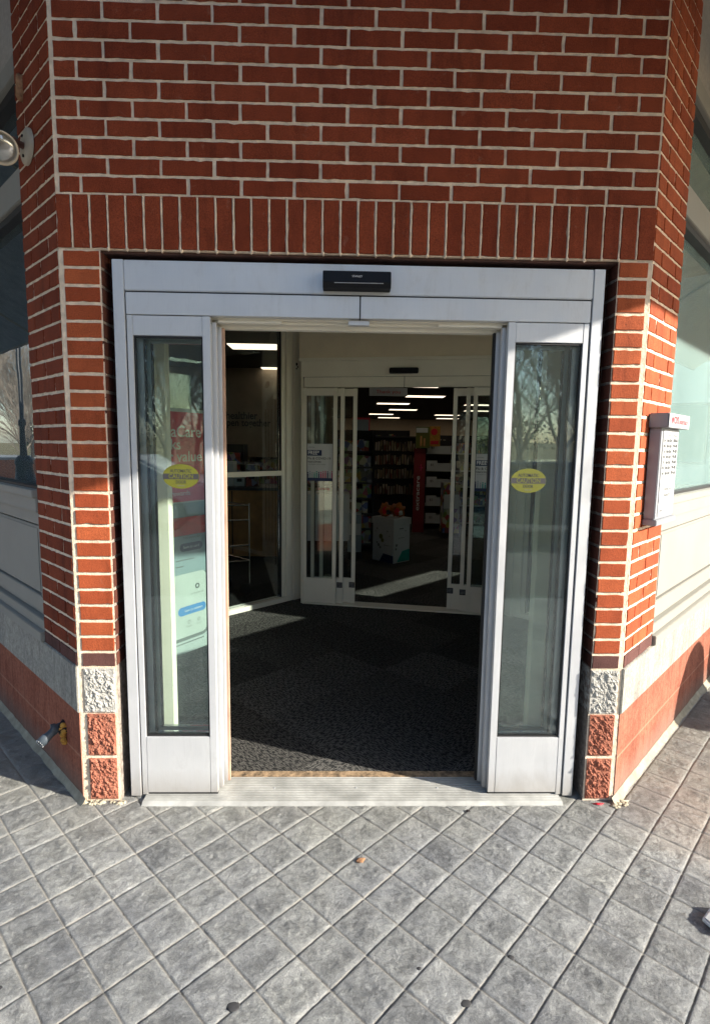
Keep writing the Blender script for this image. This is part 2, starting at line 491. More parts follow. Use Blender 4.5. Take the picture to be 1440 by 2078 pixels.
def pavement_mat():
    m, nt, b = mat('stamped_concrete')
    P = .1526
    g = N(nt, 'ShaderNodeNewGeometry')
    sx = N(nt, 'ShaderNodeSeparateXYZ'); nt.links.new(g.outputs['Position'], sx.inputs[0])
    a = math_n(nt, 'MULTIPLY', math_n(nt, 'ADD', sx.outputs[0], sx.outputs[1]), q)
    c = math_n(nt, 'MULTIPLY', math_n(nt, 'SUBTRACT', sx.outputs[0], sx.outputs[1]), q)
    wob = noise_n(nt, coords(nt), 7, 3)
    wob = math_n(nt, 'MULTIPLY', math_n(nt, 'SUBTRACT', wob, .5), .004)
    a2 = math_n(nt, 'ADD', a, wob); c2 = math_n(nt, 'ADD', c, wob)
    def frac(x, off):
        t = math_n(nt, 'DIVIDE', math_n(nt, 'SUBTRACT', x, off), P)
        fl = math_n(nt, 'FLOOR', t); fr_ = math_n(nt, 'SUBTRACT', t, fl)
        return fl, math_n(nt, 'MINIMUM', fr_, math_n(nt, 'SUBTRACT', 1.0, fr_))
    fa, ea = frac(a2, .4773); fc, ec = frac(c2, 1.2240)
    e = math_n(nt, 'MULTIPLY', math_n(nt, 'MINIMUM', ea, ec), P)          # metres to the nearest joint
    cm = N(nt, 'ShaderNodeCombineXYZ'); nt.links.new(fa, cm.inputs[0]); nt.links.new(fc, cm.inputs[1])
    wn = N(nt, 'ShaderNodeTexWhiteNoise', noise_dimensions='2D'); nt.links.new(cm.outputs[0], wn.inputs['Vector'])
    v = coords(nt)
    tile = ramp(nt, wn.outputs['Value'], [(0, (.205, .212, .218)), (.5, (.258, .265, .268)), (1, (.320, .326, .325))])
    big = noise_n(nt, v, 1.3, 4, .6)
    tile = mixc(nt, 1.0, tile, ramp(nt, big, [(.3, (.86, .88, .92)), (.7, (1.12, 1.12, 1.08))]), 'MULTIPLY')
    mid = noise_n(nt, v, 34, 8, .78, .25)
    tile = mixc(nt, 1.0, tile, ramp(nt, mid, [(.3, (.66, .66, .67)), (.5, (1, 1, 1)), (.68, (1.55, 1.54, 1.50))]), 'MULTIPLY')
    # brown, sandier concrete on the right-hand side
    rr = math_n(nt, 'ADD', math_n(nt, 'SUBTRACT', sx.outputs[0], 2.35), math_n(nt, 'MULTIPLY', sx.outputs[1], .75))
    rr = math_n(nt, 'ADD', rr, math_n(nt, 'MULTIPLY', math_n(nt, 'SUBTRACT', big, .5), .8))
    k = N(nt, 'ShaderNodeMapRange'); nt.links.new(rr, k.inputs[0]); k.inputs[1].default_value = -.15; k.inputs[2].default_value = .35
    tile = mixc(nt, math_n(nt, 'MULTIPLY', k.outputs[0], .75), tile, mixc(nt, 1.0, (.42, .335, .27), ramp(nt, mid, [(.3, (.72, .7, .7)), (.7, (1.3, 1.3, 1.3))]), 'MULTIPLY'))
    # blends to a warm grey towards the threshold
    d1 = math_n(nt, 'MULTIPLY', math_n(nt, 'ADD', sx.outputs[1], .34), 3.2)
    kk = math_n(nt, 'MULTIPLY', d1, noise_n(nt, v, 4, 3)); kk.node.use_clamp = True
    tile = mixc(nt, kk, tile, (.27, .265, .235))
    fine = noise_n(nt, v, 300, 3, .7)
    fk = noise_n(nt, v, 60, 5, .7, .5)
    pch = noise_n(nt, v, 11, 3, .5)
    fm = math_n(nt, 'MULTIPLY', ramp(nt, fk, [(.52, (0, 0, 0)), (.66, (1, 1, 1))]), ramp(nt, pch, [(.42, (.12, .12, .12)), (.62, (.6, .6, .6))]))
    tile = mixc(nt, fm, tile, (.50, .50, .48))
    stn = noise_n(nt, v, 2.6, 5, .7, .4)
    tile = mixc(nt, 1.0, tile, ramp(nt, stn, [(.34, (.80, .81, .84)), (.5, (1, 1, 1)), (.70, (1.08, 1.08, 1.06))]), 'MULTIPLY')
    tile = mixc(nt, 1.0, tile, ramp(nt, fine, [(.3, (.75, .75, .75)), (.7, (1.25, 1.25, 1.25))]), 'MULTIPLY')
    jn = N(nt, 'ShaderNodeMapRange'); nt.links.new(e, jn.inputs[0]); jn.inputs[1].default_value = .0018; jn.inputs[2].default_value = .0042
    jn.inputs[3].default_value = 1; jn.inputs[4].default_value = 0
    jcol = ramp(nt, noise_n(nt, v, 11, 5, .7), [(.34, (.10, .095, .09)), (.42, (.36, .34, .30)), (.8, (.46, .43, .38))])
    outc = mixc(nt, math_n(nt, 'MULTIPLY', jn.outputs[0], .85), tile, jcol)
    nt.links.new(outc, b.inputs['Base Color'])
    b.inputs['Roughness'].default_value = .52
    b.inputs['Specular IOR Level'].default_value = .5
    vo = N(nt, 'ShaderNodeTexNoise', noise_type='RIDGED_MULTIFRACTAL') if False else N(nt, 'ShaderNodeTexNoise')
    nt.links.new(v, vo.inputs['Vector']); vo.inputs['Scale'].default_value = 38; vo.inputs['Detail'].default_value = 7
    vo.inputs['Roughness'].default_value = .62; vo.inputs['Distortion'].default_value = 1.4
    ridge = math_n(nt, 'ABSOLUTE', math_n(nt, 'SUBTRACT', vo.outputs['Fac'], .5))
    patch = noise_n(nt, v, 13, 3, .5)
    pm = N(nt, 'ShaderNodeMapRange'); nt.links.new(patch, pm.inputs[0]); pm.inputs[1].default_value = .42; pm.inputs[2].default_value = .62
    cen = N(nt, 'ShaderNodeMapRange'); nt.links.new(e, cen.inputs[0]); cen.inputs[1].default_value = .008; cen.inputs[2].default_value = .03
    ridge = math_n(nt, 'MULTIPLY', ridge, math_n(nt, 'MULTIPLY', pm.outputs[0], cen.outputs[0]))
    n1 = bump(nt, ridge, .050, 1.0)
    n2 = bump(nt, mid, .020, 1.0, n1)
    nt.links.new(bump(nt, fine, .0012, .8, n2), b.inputs['Normal'])
    return m
M['pave'] = pavement_mat()

def carpet_mat():
    m, nt, b = mat('charcoal_carpet_tiles')
    v = coords(nt, rotz=R(45))
    # quarter-turned carpet tiles with short dashes
    sv = N(nt, 'ShaderNodeSeparateXYZ'); nt.links.new(v, sv.inputs[0])
    T = .5
    ix = math_n(nt, 'FLOOR', math_n(nt, 'DIVIDE', sv.outputs[0], T)); iy = math_n(nt, 'FLOOR', math_n(nt, 'DIVIDE', sv.outputs[1], T))
    par = math_n(nt, 'FLOORED_MODULO', math_n(nt, 'ADD', ix, iy), 2)
    def dash(sc):
        n = N(nt, 'ShaderNodeTexNoise'); n.inputs['Scale'].default_value = 1; n.inputs['Detail'].default_value = 1
        mp = N(nt, 'ShaderNodeMapping'); mp.inputs['Scale'].default_value = sc
        nt.links.new(v, mp.inputs[0]); nt.links.new(mp.outputs[0], n.inputs['Vector'])
        return n.outputs['Fac']
    d = mixc(nt, par, dash((120, 40, 1)), dash((40, 120, 1)))
    wn = N(nt, 'ShaderNodeTexWhiteNoise', noise_dimensions='2D')
    cm = N(nt, 'ShaderNodeCombineXYZ'); nt.links.new(ix, cm.inputs[0]); nt.links.new(iy, cm.inputs[1]); nt.links.new(cm.outputs[0], wn.inputs['Vector'])
    c = ramp(nt, d, [(.42, (.009, .010, .011)), (.56, (.046, .047, .048))])
    c = mixc(nt, 1.0, c, ramp(nt, wn.outputs['Value'], [(0, (.65, .65, .65)), (1, (1.3, 1.3, 1.3))]), 'MULTIPLY')
    vp = coords(nt)
    sp = noise_n(nt, vp, 420, 3, .8)
    c = mixc(nt, 1.0, c, ramp(nt, sp, [(.3, (.3, .3, .3)), (.5, (1, 1, 1)), (.62, (7.5, 7.0, 6.2))]), 'MULTIPLY')
    nt.links.new(c, b.inputs['Base Color'])
    b.inputs['Roughness'].default_value = .97; b.inputs['Specular IOR Level'].default_value = .1
    nt.links.new(bump(nt, sp, .006, .8), b.inputs['Normal'])
    return m
M['carpet'] = carpet_mat()

def products_mat(name, scale, colors, dark=.35):
    m, nt, b = mat(name)
    v = coords(nt, sc=scale)
    vo = N(nt, 'ShaderNodeTexVoronoi'); nt.links.new(v, vo.inputs['Vector']); vo.inputs['Scale'].default_value = 1
    sp = N(nt, 'ShaderNodeSeparateColor'); nt.links.new(vo.outputs['Color'], sp.inputs[0])
    st = [(i / max(1, len(colors) - 1), c) for i, c in enumerate(colors)]
    nt.links.new(ramp(nt, sp.outputs[0], st), b.inputs['Base Color'])
    b.inputs['Roughness'].default_value = .45
    return m
M['prod_a'] = products_mat('shelf_goods', (14, 14, 11), [(.05, .05, .07), (.6, .6, .65), (.05, .10, .30), (.5, .08, .05), (.04, .04, .04), (.65, .6, .45), (.08, .25, .10), (.5, .35, .05)])
M['prod_b'] = products_mat('card_goods', (30, 30, 5), [(.30, .24, .14), (.03, .02, .02), (.5, .45, .38), (.22, .05, .02), (.06, .02, .015), (.45, .40, .25)])

# ================================================================== SETTING: ground sheets
def pavement():
    P = .1526; A0 = .4773; B0 = 1.2240
    step = [0, .0015, .0036, .0075] + [.0075 + (P - .015) * i / 15 for i in range(1, 15)] + [P - .0075, P - .0036, P - .0015]
    def axis(lo, hi, off):
        i0 = math.floor((lo - off) / P); i1 = math.ceil((hi - off) / P)
        return [off + i * P + s for i in range(i0, i1) for s in step]
    aa = axis(-1.8, 3.1, A0); bb = axis(-1.6, 3.6, B0)
    x0, x1, y0, y1 = -1.7, 3.75, -1.15, 1.75
    idx = {}; V = []; F = []
    def depth(t, off):
        e = (t - off) / P; e = abs(e - round(e)) * P
        return e
    for i, a in enumerate(aa):
        for j, b in enumerate(bb):
            x = (a + b) * q; y = (a - b) * q
            if x < x0 - .1 or x > x1 + .1 or y < y0 - .1 or y > y1 + .1: continue
            e = min(depth(a, A0), depth(b, B0))
            t = min(1, max(0, (e - .0010) / .0045))
            g = -.0046 * (1 - t * t * (3 - 2 * t))
            ti = math.floor((a - A0) / P); tj = math.floor((b - B0) / P)
            h = noise.noise(Vector((x * 14 + ti * 3.1, y * 14 + tj * 1.7, 0))) * .0016 + abs(noise.noise(Vector((x * 31 + tj * 5.1, y * 31 + ti * 2.7, 4)))) * .0022
            if y < .35 or x > 2.2:
                pv = Vector((x * 30 + ti * 1.3, y * 30 - tj * .9, 2.0))
                k1 = noise.noise(Vector((x * 9, y * 9, 7)))
                if k1 > -.25:
                    wv = noise.noise(pv) + .5 * noise.noise(pv * 2.1)
                    h += (.0040 * max(0, 1 - abs(wv) * 6) + .0028 * noise.noise(pv * 2.7)) * min(1, (k1 + .25) * 2.2) * min(1, e / .022)
            wx = noise.noise(Vector((x * 5, y * 5, 9))) * .002
            idx[(i, j)] = len(V); V.append(Vector((x + wx, y - wx, g + h * t)))
    for (i, j) in list(idx):
        k = [(i, j), (i + 1, j), (i + 1, j + 1), (i, j + 1)]
        if all(t in idx for t in k): F.append([idx[t] for t in k])
    mb = MB(); mb.add(V, F, 0, True)
    # plain outer sheet, 6 mm lower, running under the tiles and out to the horizon
    mb2 = MB()
    mb2.quad([(-60, -3.3, -.018), (60, -3.3, -.018), (60, 40, -.018), (-60, 40, -.018)])
    o = mb.build('pavement', M['pave']); tag(o, kind='structure')
    o = mb2.build('pavement', M['pave']); tag(o, kind='structure')
pavement()
mb = MB(); mb.quad([(-400, -400, -.16), (400, -400, -.16), (400, 400, -.16), (-400, 400, -.16)])
tag(mb.build('ground', M['grass']), kind='structure')
mb = MB(); mb.quad([(-60, -13, -.13), (60, -13, -.13), (60, -3.45, -.13), (-60, -3.45, -.13)])
tag(mb.build('road', M['asphalt']), kind='structure')
mb = MB(); mb.box(XY, -60, 60, -3.45, -3.3, -.14, -.004)
tag(mb.build('kerb', M['asphalt']), kind='structure')
mb = MB(); mb.box(XY, -60, 60, -13.2, -13.0, -.14, .02)
tag(mb.build('kerb', M['kerb_yellow']), kind='structure')
# bank beyond the road
V = []; F = []
nx, ny = 60, 12
for j in range(ny + 1):
    for i in range(nx + 1):
        x = -70 + 140 * i / nx; y = -13.2 - 45 * (j / ny)
        V.append((x, y, .0 + 2.2 * (j / ny) ** 1.3 + .25 * noise.noise(Vector((x * .2, y * .2, 0))) * (j > 0)))
for j in range(ny):
    for i in range(nx):
        F.append([j * (nx + 1) + i, j * (nx + 1) + i + 1, (j + 1) * (nx + 1) + i + 1, (j + 1) * (nx + 1) + i])
mb = MB(); mb.add(V, F, 0, True)
tag(mb.build('grass_bank', M['grass']), kind='structure')

# ================================================================== BUILDING
bld = thing('storefront_building', 'red brick corner storefront with chamfered entrance bay between two angled window walls', 'building', (W / 2, .1, 0))

def brick(mb, fr, u0, u1, z0, z1, m=0, n=0.0, amp=.0011):
    """one brick with slightly ragged arrises, proud of the mortar"""
    n += random.uniform(-.0008, .0012)
    def outline(ins, nn, a):
        pts = []
        L = []
        ku = max(2, int((u1 - u0) / .022)); kz = max(2, int((z1 - z0) / .022))
        for i in range(ku): L.append((u0 + ins + (u1 - u0 - 2 * ins) * i / ku, z0 + ins, 0, -1))
        for i in range(kz): L.append((u1 - ins, z0 + ins + (z1 - z0 - 2 * ins) * i / kz, 1, 0))
        for i in range(ku): L.append((u1 - ins - (u1 - u0 - 2 * ins) * i / ku, z1 - ins, 0, 1))
        for i in range(kz): L.append((u0 + ins, z1 - ins - (z1 - z0 - 2 * ins) * i / kz, -1, 0))
        return L, nn
    L, _ = outline(0, 0, 0)
    jit = []
    for _ in L:
        j = random.uniform(-amp, amp)
        if random.random() < .05: j -= random.uniform(.001, .003)
        jit.append(j)
    lo = [fr.p(a + j * dx, n - .014, b + j * dz) for (a, b, dx, dz), j in zip(L, jit)]
    hi = [fr.p(a + j * dx, n - .0012, b + j * dz) for (a, b, dx, dz), j in zip(L, jit)]
    L2, _ = outline(.0016, 0, 0)
    ft = [fr.p(a + j * dx, n, b + j * dz) for (a, b, dx, dz), j in zip(L2, jit)]
    k = len(L)
    mb.add(lo + hi + ft, [(i, (i + 1) % k, k + (i + 1) % k, k + i) for i in range(k)] +
           [(k + i, k + (i + 1) % k, 2 * k + (i + 1) % k, 2 * k + i) for i in range(k)] + [tuple(range(2 * k, 3 * k))], m)

J = .0063   # half joint
def mortar_sheet(mb, fr, u0, u1, z0, z1, n=-.0042, m=1, du=.012, amp=.0016, thick=.1):
    nu = max(1, int((u1 - u0) / du)); nz = max(1, int((z1 - z0) / du))
    V = []; F = []
    for j in range(nz + 1):
        for i in range(nu + 1):
            u = u0 + (u1 - u0) * i / nu; z = z0 + (z1 - z0) * j / nz
            p = fr.p(u, 0, z)
            V.append(fr.p(u, n + amp * noise.noise(p * 55) + .6 * amp * noise.noise(p * 140), z))
    for j in range(nz):
        for i in range(nu):
            a = j * (nu + 1) + i
            F.append([a, a + 1, a + nu + 2, a + nu + 1])
    mb.add(V, F, m, True)

# --- front wall above the opening
mb = MB()
TOP = 53
for k in range(37, TOP):
    e = [0] + ([.5 + i for i in range(12)] if (k - 37) % 2 == 0 else [i for i in range(1, 12)] + [11.5])
    e = [x * .2032 for x in e]
    for a, b in zip(e[:-1], e[1:]):
        dx = random.uniform(-.0015, .0015)
        brick(mb, FR, max(a + J + dx, .019), min(b - J + dx, W - .010), k * C + J + random.uniform(-.001, .001), (k + 1) * C - J + random.uniform(-.001, .001))
mortar_sheet(mb, FR, 0.002, W - .002, 37 * C - .002, TOP * C)
mb.box(FR, .003, W - .003, -.25, -.012, 37 * C - .002, TOP * C, 1)
mb.box(FR, .0, W, -.25, 0, TOP * C, 5.2, 0)
mb.build('brick_wall', [M['brick'], M['mortar']], bld)

# --- soldier course
mb = MB()
e = [0.0] + [.060 + .0689 * i for i in range(33)] + [W]
for i, (a, b) in enumerate(zip(e[:-1], e[1:])):
    brick(mb, FR, a + (.0055 if i else .003), b - (.0055 if i < 33 else .004), 34 * C + .006, 37 * C - .0035, n=random.uniform(.0, .0025), amp=.0009)
    if 0 < i < 34 and .17 < a < 2.2:   # mortar squeezed out under each joint
        mb.blob(FR.p(a + random.uniform(-.002, .004), -.002, 34 * C + random.uniform(.000, .004)), .0075, .006, .010, 1, .5, 3, i, 1)
    if i: # ragged raised bead of mortar
        pts = [FR.p(a + random.uniform(-.0012, .0012), -.0015, 34 * C + .004 + j * (3 * C - .01) / 9) for j in range(10)]
        for s_, t_ in zip(pts[:-1], pts[1:]): mb.tube(s_, t_, random.uniform(.0032, .0048), random.uniform(.0032, .0048), 6, 1, False)
mortar_sheet(mb, FR, .002, W - .002, 34 * C + .001, 37 * C - .002, n=-.005)
mb.box(FR, .003, W - .003, -.12, -.012, 34 * C + .001, 37 * C - .004, 1)
mb.build('soldier_course', [M['brick'], M['mortar']], bld)
mb = MB()
mb.box(FR, .15, 2.21, -.14, -.018, 34 * C - .008, 34 * C + .0005)
mb.build('lintel', M['reveal_metal'], bld)

# --- piers: jamb face + reveal + wing face
def pier(side):
    mb = MB()
    wing = LW if side < 0 else RW
    if side < 0: ja, jb, rev, ro = .0215, .157, LREV, 0
    else: ja, jb, rev, ro = 2.203, 2.316, RREV, 0
    for k in range(9, 34):
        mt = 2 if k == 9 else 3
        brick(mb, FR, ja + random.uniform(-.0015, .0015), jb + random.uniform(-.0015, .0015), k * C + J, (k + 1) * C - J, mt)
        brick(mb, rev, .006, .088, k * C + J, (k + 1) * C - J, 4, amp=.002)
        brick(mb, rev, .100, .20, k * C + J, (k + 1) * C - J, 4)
    for k in range(9, TOP):
        e = [0, 1, 2] if k % 2 == 1 else [0, .5, 1.5, 2]
        e = [x * .2032 for x in e]
        for i, (a, b) in enumerate(zip(e[:-1], e[1:])):
            u0 = a + (.004 if i == 0 and k >= 34 else .009 if i == 0 else J)
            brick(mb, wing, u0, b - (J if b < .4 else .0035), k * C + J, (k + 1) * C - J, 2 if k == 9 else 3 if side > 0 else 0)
    z0 = 6 * C - .001
    if side < 0:
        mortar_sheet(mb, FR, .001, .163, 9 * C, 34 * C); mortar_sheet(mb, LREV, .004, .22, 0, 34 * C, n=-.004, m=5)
        mb.box(FR, .012, .160, -.22, -.013, 0, 34 * C, 1)
    else:
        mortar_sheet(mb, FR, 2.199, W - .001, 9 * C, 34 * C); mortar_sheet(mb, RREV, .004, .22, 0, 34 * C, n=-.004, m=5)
        mb.box(FR, 2.202, W - .012, -.22, -.013, 0, 34 * C, 1)
    mortar_sheet(mb, wing, .001, .404, 9 * C, TOP * C)
    mb.box(wing, .012, .404, -.25, -.013, 0, 5.2, 1)
    mb.build('brick_pier', [M['brick'], M['mortar'], M['brick_dark'], M['brick_sunlit'], M['brick_reveal'], M['mortar_dirty_shaded']], bld,
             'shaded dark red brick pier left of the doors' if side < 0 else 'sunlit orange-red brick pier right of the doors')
pier(-1); pier(1)

# --- split-face blocks on the jambs
def split_block(mb, fr, u0, u1, z0, z1, amp, seed, m=0):
    nu, nz = 60, 96
    V = []; F = []
    for j in range(nz + 1):
        for i in range(nu + 1):
            s, t = i / nu, j / nz
            u = u0 + (u1 - u0) * s; z = z0 + (z1 - z0) * t
            p = Vector((u, z, seed))
            e = min(s, 1 - s, t * 1.6, (1 - t) * 1.6) * 14
            e = min(1, e)
            h = noise.fractal(p * 60 + Vector((seed, 0, 0)), .6, 2.2, 6) * amp + amp * .7 * noise.noise(p * 22)
            h -= abs(noise.noise(Vector((u * 60 + z * 45, z * 20 - u * 10, seed)))) * amp * 1.1
            cv = noise.cell_vector(Vector((u * 38 + z * 14 + .6 * noise.noise(p * 30), z * 26, seed))); h += (cv.x - .5) * amp * .55
            V.append(fr.p(u, .002 + h * e + amp * .5 * e, z))
    for j in range(nz):
        for i in range(nu):
            a = j * (nu + 1) + i
            F.append([a, a + 1, a + nu + 2, a + nu + 1])
    mb.add(V, F, m, False)
    mb.box(fr, u0, u1, -.1, .0015, z0, z1, m)
for side in (-1, 1):
    u0, u1 = (.032, .150) if side < 0 else (2.207, 2.315)
    mb = MB(); split_block(mb, FR, u0 - .006, u1 + .004, 6 * C + .004, 9 * C - .003, .0060, 3 + side)
    mb.build('stone_block', M['split_white'], bld, 'rough white split-face block at the foot of the %s jamb' % ('left' if side < 0 else 'right'))
    for r in (0, 1):
        mb = MB(); split_block(mb, FR, u0, u1, .012 + r * 3 * C, (r + 1) * 3 * C - .004, .0072, 11 + side * 3 + r)
        mb.build('base_block', M['split_red'], bld)
    mb = MB()
    if side < 0:
        mortar_sheet(mb, FR, .001, .163, 0, 9 * C, n=-.003, m=0)
    else:
        mortar_sheet(mb, FR, 2.199, W - .001, 0, 9 * C, n=-.003, m=0)
    mb.build('mortar_bed', M['mortar'], bld)

# --- wings: base course, stone band, panel, window
def wing(fr, side):
    nm = 'left' if side < 0 else 'right'
    L = 13
    def b(name, parts, mt, bev=.002, lab=None, parent=bld):
        mb = MB()
        for p in parts: mb.box(fr, *p)
        return mb.build(name, mt, parent, lab, bevel=bev)
    b('base_course', [(.002, L, -.25, .001, 0, 6 * C)], M['base_red'], 0)
    b('stone_band', [(.0, L, -.25, .0065, 6 * C, 9 * C + .004)], M['band_white'], .003)
    # bays
    bays = [(.408, 2.30), (2.71, 4.60)]
    piers = [(2.30, 2.71), (4.60, L)]
    mbp = MB()
    for a, c_ in piers: mbp.box(fr, a + .002, c_ - .002, -.25, -.002, 9 * C + .005, 5.2)
    mbp.build('brick_pier', M['brick'], bld, 'further brick piers of the %s window wall' % nm)
    for i, (a, c_) in enumerate(bays):
        # panelled apron
        mb = MB()
        mb.box(fr, a, c_, -.10, .016, .614, .662)      # ledge moulding
        mb.box(fr, a, c_, -.10, -.004, .663, .716)
        mb.box(fr, a + .001, c_ - .001, -.10, -.030, .717, .742)      # shadow gap
        mb.box(fr, a, c_, -.09, -.014, .743, .822)
        mb.box(fr, a, a + .058, -.09, -.014, .8225, 1.168)
        mb.box(fr, c_ - .058, c_, -.09, -.014, .8225, 1.168)
        mb.box(fr, a, c_, -.09, -.014, 1.1685, 1.232)
        mb.box(fr, a, c_, -.10, .006, 1.2325, 1.300)
        mb.box(fr, a, c_, -.12, .020, 1.3005, 1.336)
        mb.build('wall_panel', M['trim'], bld, bevel=.003)
        mb = MB(); mb.box(fr, a + .067, c_ - .067, -.085, -.022, .831, 1.1595)
        mb.box(fr, a + .078, c_ - .078, -.0219, -.017, .842, 1.1485)
        mb.box(fr, a + .05, c_ - .05, -.12, -.0905, .80, 1.18)
        mb.build('panel_field', M['trim'], bld, bevel=.002)
        # window: frame, panes, gasket, transom bar
        w_ = MB()
        w_.box(fr, a, a + .050, -.10, -.030, 1.337, 3.09)
        w_.box(fr, c_ - .05, c_, -.10, -.030, 1.337, 3.09)
        w_.box(fr, a, c_, -.11, -.006, 2.603, 2.735)
        w_.box(fr, a, c_, -.11, -.002, 3.095, 3.175)
        wo = w_.build('window', M['trim' if side > 0 else 'trim'], bld, bevel=.003)
        g_ = MB()
        for (z0, z1) in ((1.3365, 1.348), (2.575, 2.6025), (3.055, 3.0945), (2.7355, 2.748)):
            g_.box(fr, a + .05, c_ - .05, -.09, -.022, z0, z1)
        g_.box(fr, a + .0505, a + .058, -.085, -.045, 1.348, 2.575); g_.box(fr, a + .0505, a + .058, -.085, -.045, 2.748, 3.055)
        g_.build('gasket', M['gasket'], wo)
        p_ = MB(); p_.box(fr, a + .052, c_ - .052, -.068, -.062, 1.349, 2.574)
        p_.build('pane', M['glass_dusty' if side > 0 else 'glass_win'], wo)
        p_ = MB(); p_.box(fr, a + .052, c_ - .052, -.068, -.062, 2.749, 3.054)
        p_.build('pane', M['glass_dusty' if side > 0 else 'glass_win'], wo)
        if side > 0 and i == 1:
            p_ = MB(); p_.box(fr, a + .06, c_ - .06, -.125, -.112, 1.52, 2.56); p_.build('added_film', M['film'], wo)  # unseen film added to narrow the sun patch on the shop floor
        # stucco above
        mb = MB(); mb.box(fr, a, c_, -.25, -.008, 3.1755, 5.2)
        mb.build('stucco_panel', M['stucco'], bld)
        # inner apron wall
        mb = MB(); mb.box(fr, a + .001, c_ - .001, -.25, -.125, 9 * C + .005, 1.30)
        mb.build('inner_sill_wall', M['beige'], bld)
    # sealant fillet at the ground
    mb = MB(); V = []; F = []
    n = 260
    for i in range(n + 1):
        u = -.03 + 4.2 * i / n
        wv = .020 + .006 * noise.noise(Vector((u * 9, side, 0))); hh = .014 + .005 * noise.noise(Vector((u * 14, 3, side)))
        for (nn, z) in ((.0, hh + .014), (wv * .5, hh * .8), (wv, hh * .25), (wv * 1.25, -.012)):
            V.append(fr.p(u, nn + .0025, z + .0015 * noise.noise(Vector((u * 60, nn * 60, side)))))
    for i in range(n):
        for j in range(3):
            F.append([i * 4 + j, i * 4 + j + 1, (i + 1) * 4 + j + 1, (i + 1) * 4 + j])
    mb.add(V, F, 0, True)
    mb.build('sealant_bead', M['sealant'], bld)
wing(LW, -1); wing(RW, 1)
# crumbly sealant below each jamb
mb = MB()
for i in range(26):
    x = random.uniform(.0, .20); mb.blob((x, random.uniform(-.026, -.002), .001), random.uniform(.008, .02), random.uniform(.006, .013), random.uniform(.004, .011), 1, .6, 3, i)
for i in range(14):
    x = random.uniform(2.32, 2.39); mb.blob((x, random.uniform(-.06, .0), .001), random.uniform(.008, .02), random.uniform(.006, .013), random.uniform(.004, .010), 1, .6, 3, 40 + i)
mb.build('sealant_bead', M['sealant'], bld)

# --- awnings over the two window walls (their edges shade the upper wall)
for fr, side, s0 in ((RW, 1, -2.0), (LW, -1, -.6)):
    mb = MB()
    mb.add([fr.p(s0, 2.5, 3.355), fr.p(12, 2.5, 3.355), fr.p(12, .0, 4.75), fr.p(s0, .0, 4.75),
            fr.p(s0, 2.5, 3.395), fr.p(12, 2.5, 3.395), fr.p(12, .0, 4.79), fr.p(s0, .0, 4.79)],
           [(0, 1, 2, 3), (4, 5, 6, 7), (0, 1, 5, 4), (1, 2, 6, 5), (2, 3, 7, 6), (3, 0, 4, 7)])
    a = mb.build('awning', M['navy_canvas' if side < 0 else 'tan_canvas'], bld)
    mb = MB()
    for u in [s0 + .02 + 4.6 * i for i in range(3)]:
        mb.tube(fr.p(u, 2.45, 3.36), fr.p(u, .02, 4.71), .02, k=6)
    mb.tube(fr.p(s0, 2.46, 3.36), fr.p(12, 2.46, 3.36), .02, k=6)
    mb.build('awning_frame', M['trim'], a)
# parapet, roof
mb = MB()
poly = [(-.2, .2), (W + .2, .2), (W + 9.2, 9.2), (W + 9.2, 34), (-9.2, 34), (-9.2, 9.2)]
k = len(poly)
vs_ = [(x, y, 3.6) for x, y in poly] + [(x, y, 3.8) for x, y in poly]
mb.add(vs_, [tuple(range(k)), tuple(range(k, 2 * k))] + [(i, (i + 1) % k, k + (i + 1) % k, k + i) for i in range(k)])
mb.build('roof', M['ceil'], bld)
# outer rear walls of the shop
mb = MB()
mb.box(XY, -9.2, -9.0, 9, 34, 0, 5); mb.box(XY, W + 9.0, W + 9.2, 9, 34, 0, 5); mb.box(XY, -9.2, W + 9.2, 33.8, 34, 0, 5)
mb.build('rear_wall', M['store_wall'], bld)

# ================================================================== OUTER SLIDING DOOR
door = thing('sliding_door', 'open automatic double sliding glass door in an aluminium frame at the brick entrance', 'sliding door', (1.178, .08, 0))
def dbox(mb, x0, x1, y0, y1, z0, z1, m=0):   # world y range
    mb.box(FR, x0, x1, -y1, -y0, z0, z1, m)
mb = MB()
dbox(mb, .198, .2425, .020, .155, .010, 2.274)
dbox(mb, 2.113, 2.158, .020, .155, .010, 2.274)
mb.build('frame', M['alu'], door, bevel=.002)
mb = MB(); dbox(mb, .165, .1975, .11, .15, 0, 2.29); dbox(mb, 2.1585, 2.196, .11, .15, 0, 2.29); dbox(mb, .165, 2.196, .11, .15, 2.2755, 2.30)
mb.build('backer', M['dark'], door)
mb = MB(); dbox(mb, .243, 2.1125, .022, .150, 2.157, 2.273)
mb.build('header', M['alu'], door, bevel=.003)
mb = MB(); dbox(mb, .250, 2.106, .0245, .14, 2.151, 2.1565); dbox(mb, 1.1735, 1.1785, .030, .14, 2.066, 2.151)
mb.build('header_gap', M['gasket'], door)
mb = MB(); dbox(mb, .2475, 1.1735, .021, .052, 2.066, 2.1505)
mb.build('lower_header_rail', M['alu'], door, bevel=.0015)
mb = MB(); dbox(mb, 1.1785, 2.1075, .021, .052, 2.066, 2.1505)
mb.build('lower_header_rail', M['alu'], door, bevel=.0015)
mb = MB()
dbox(mb, .57, 1.785, .056, .075, 2.060, 2.140); dbox(mb, .57, 1.785, .080, .105, 2.050, 2.140); dbox(mb, .57, 1.785, .112, .150, 2.035, 2.140)
dbox(mb, .60, .86, .058, .074, 2.048, 2.0595); dbox(mb, 1.50, 1.76, .058, .074, 2.048, 2.0595)
mb.build('track', M['alu_in'], door, bevel=.001)
mb = MB(); dbox(mb, 1.13, 1.215, .040, .070, 2.044, 2.062)
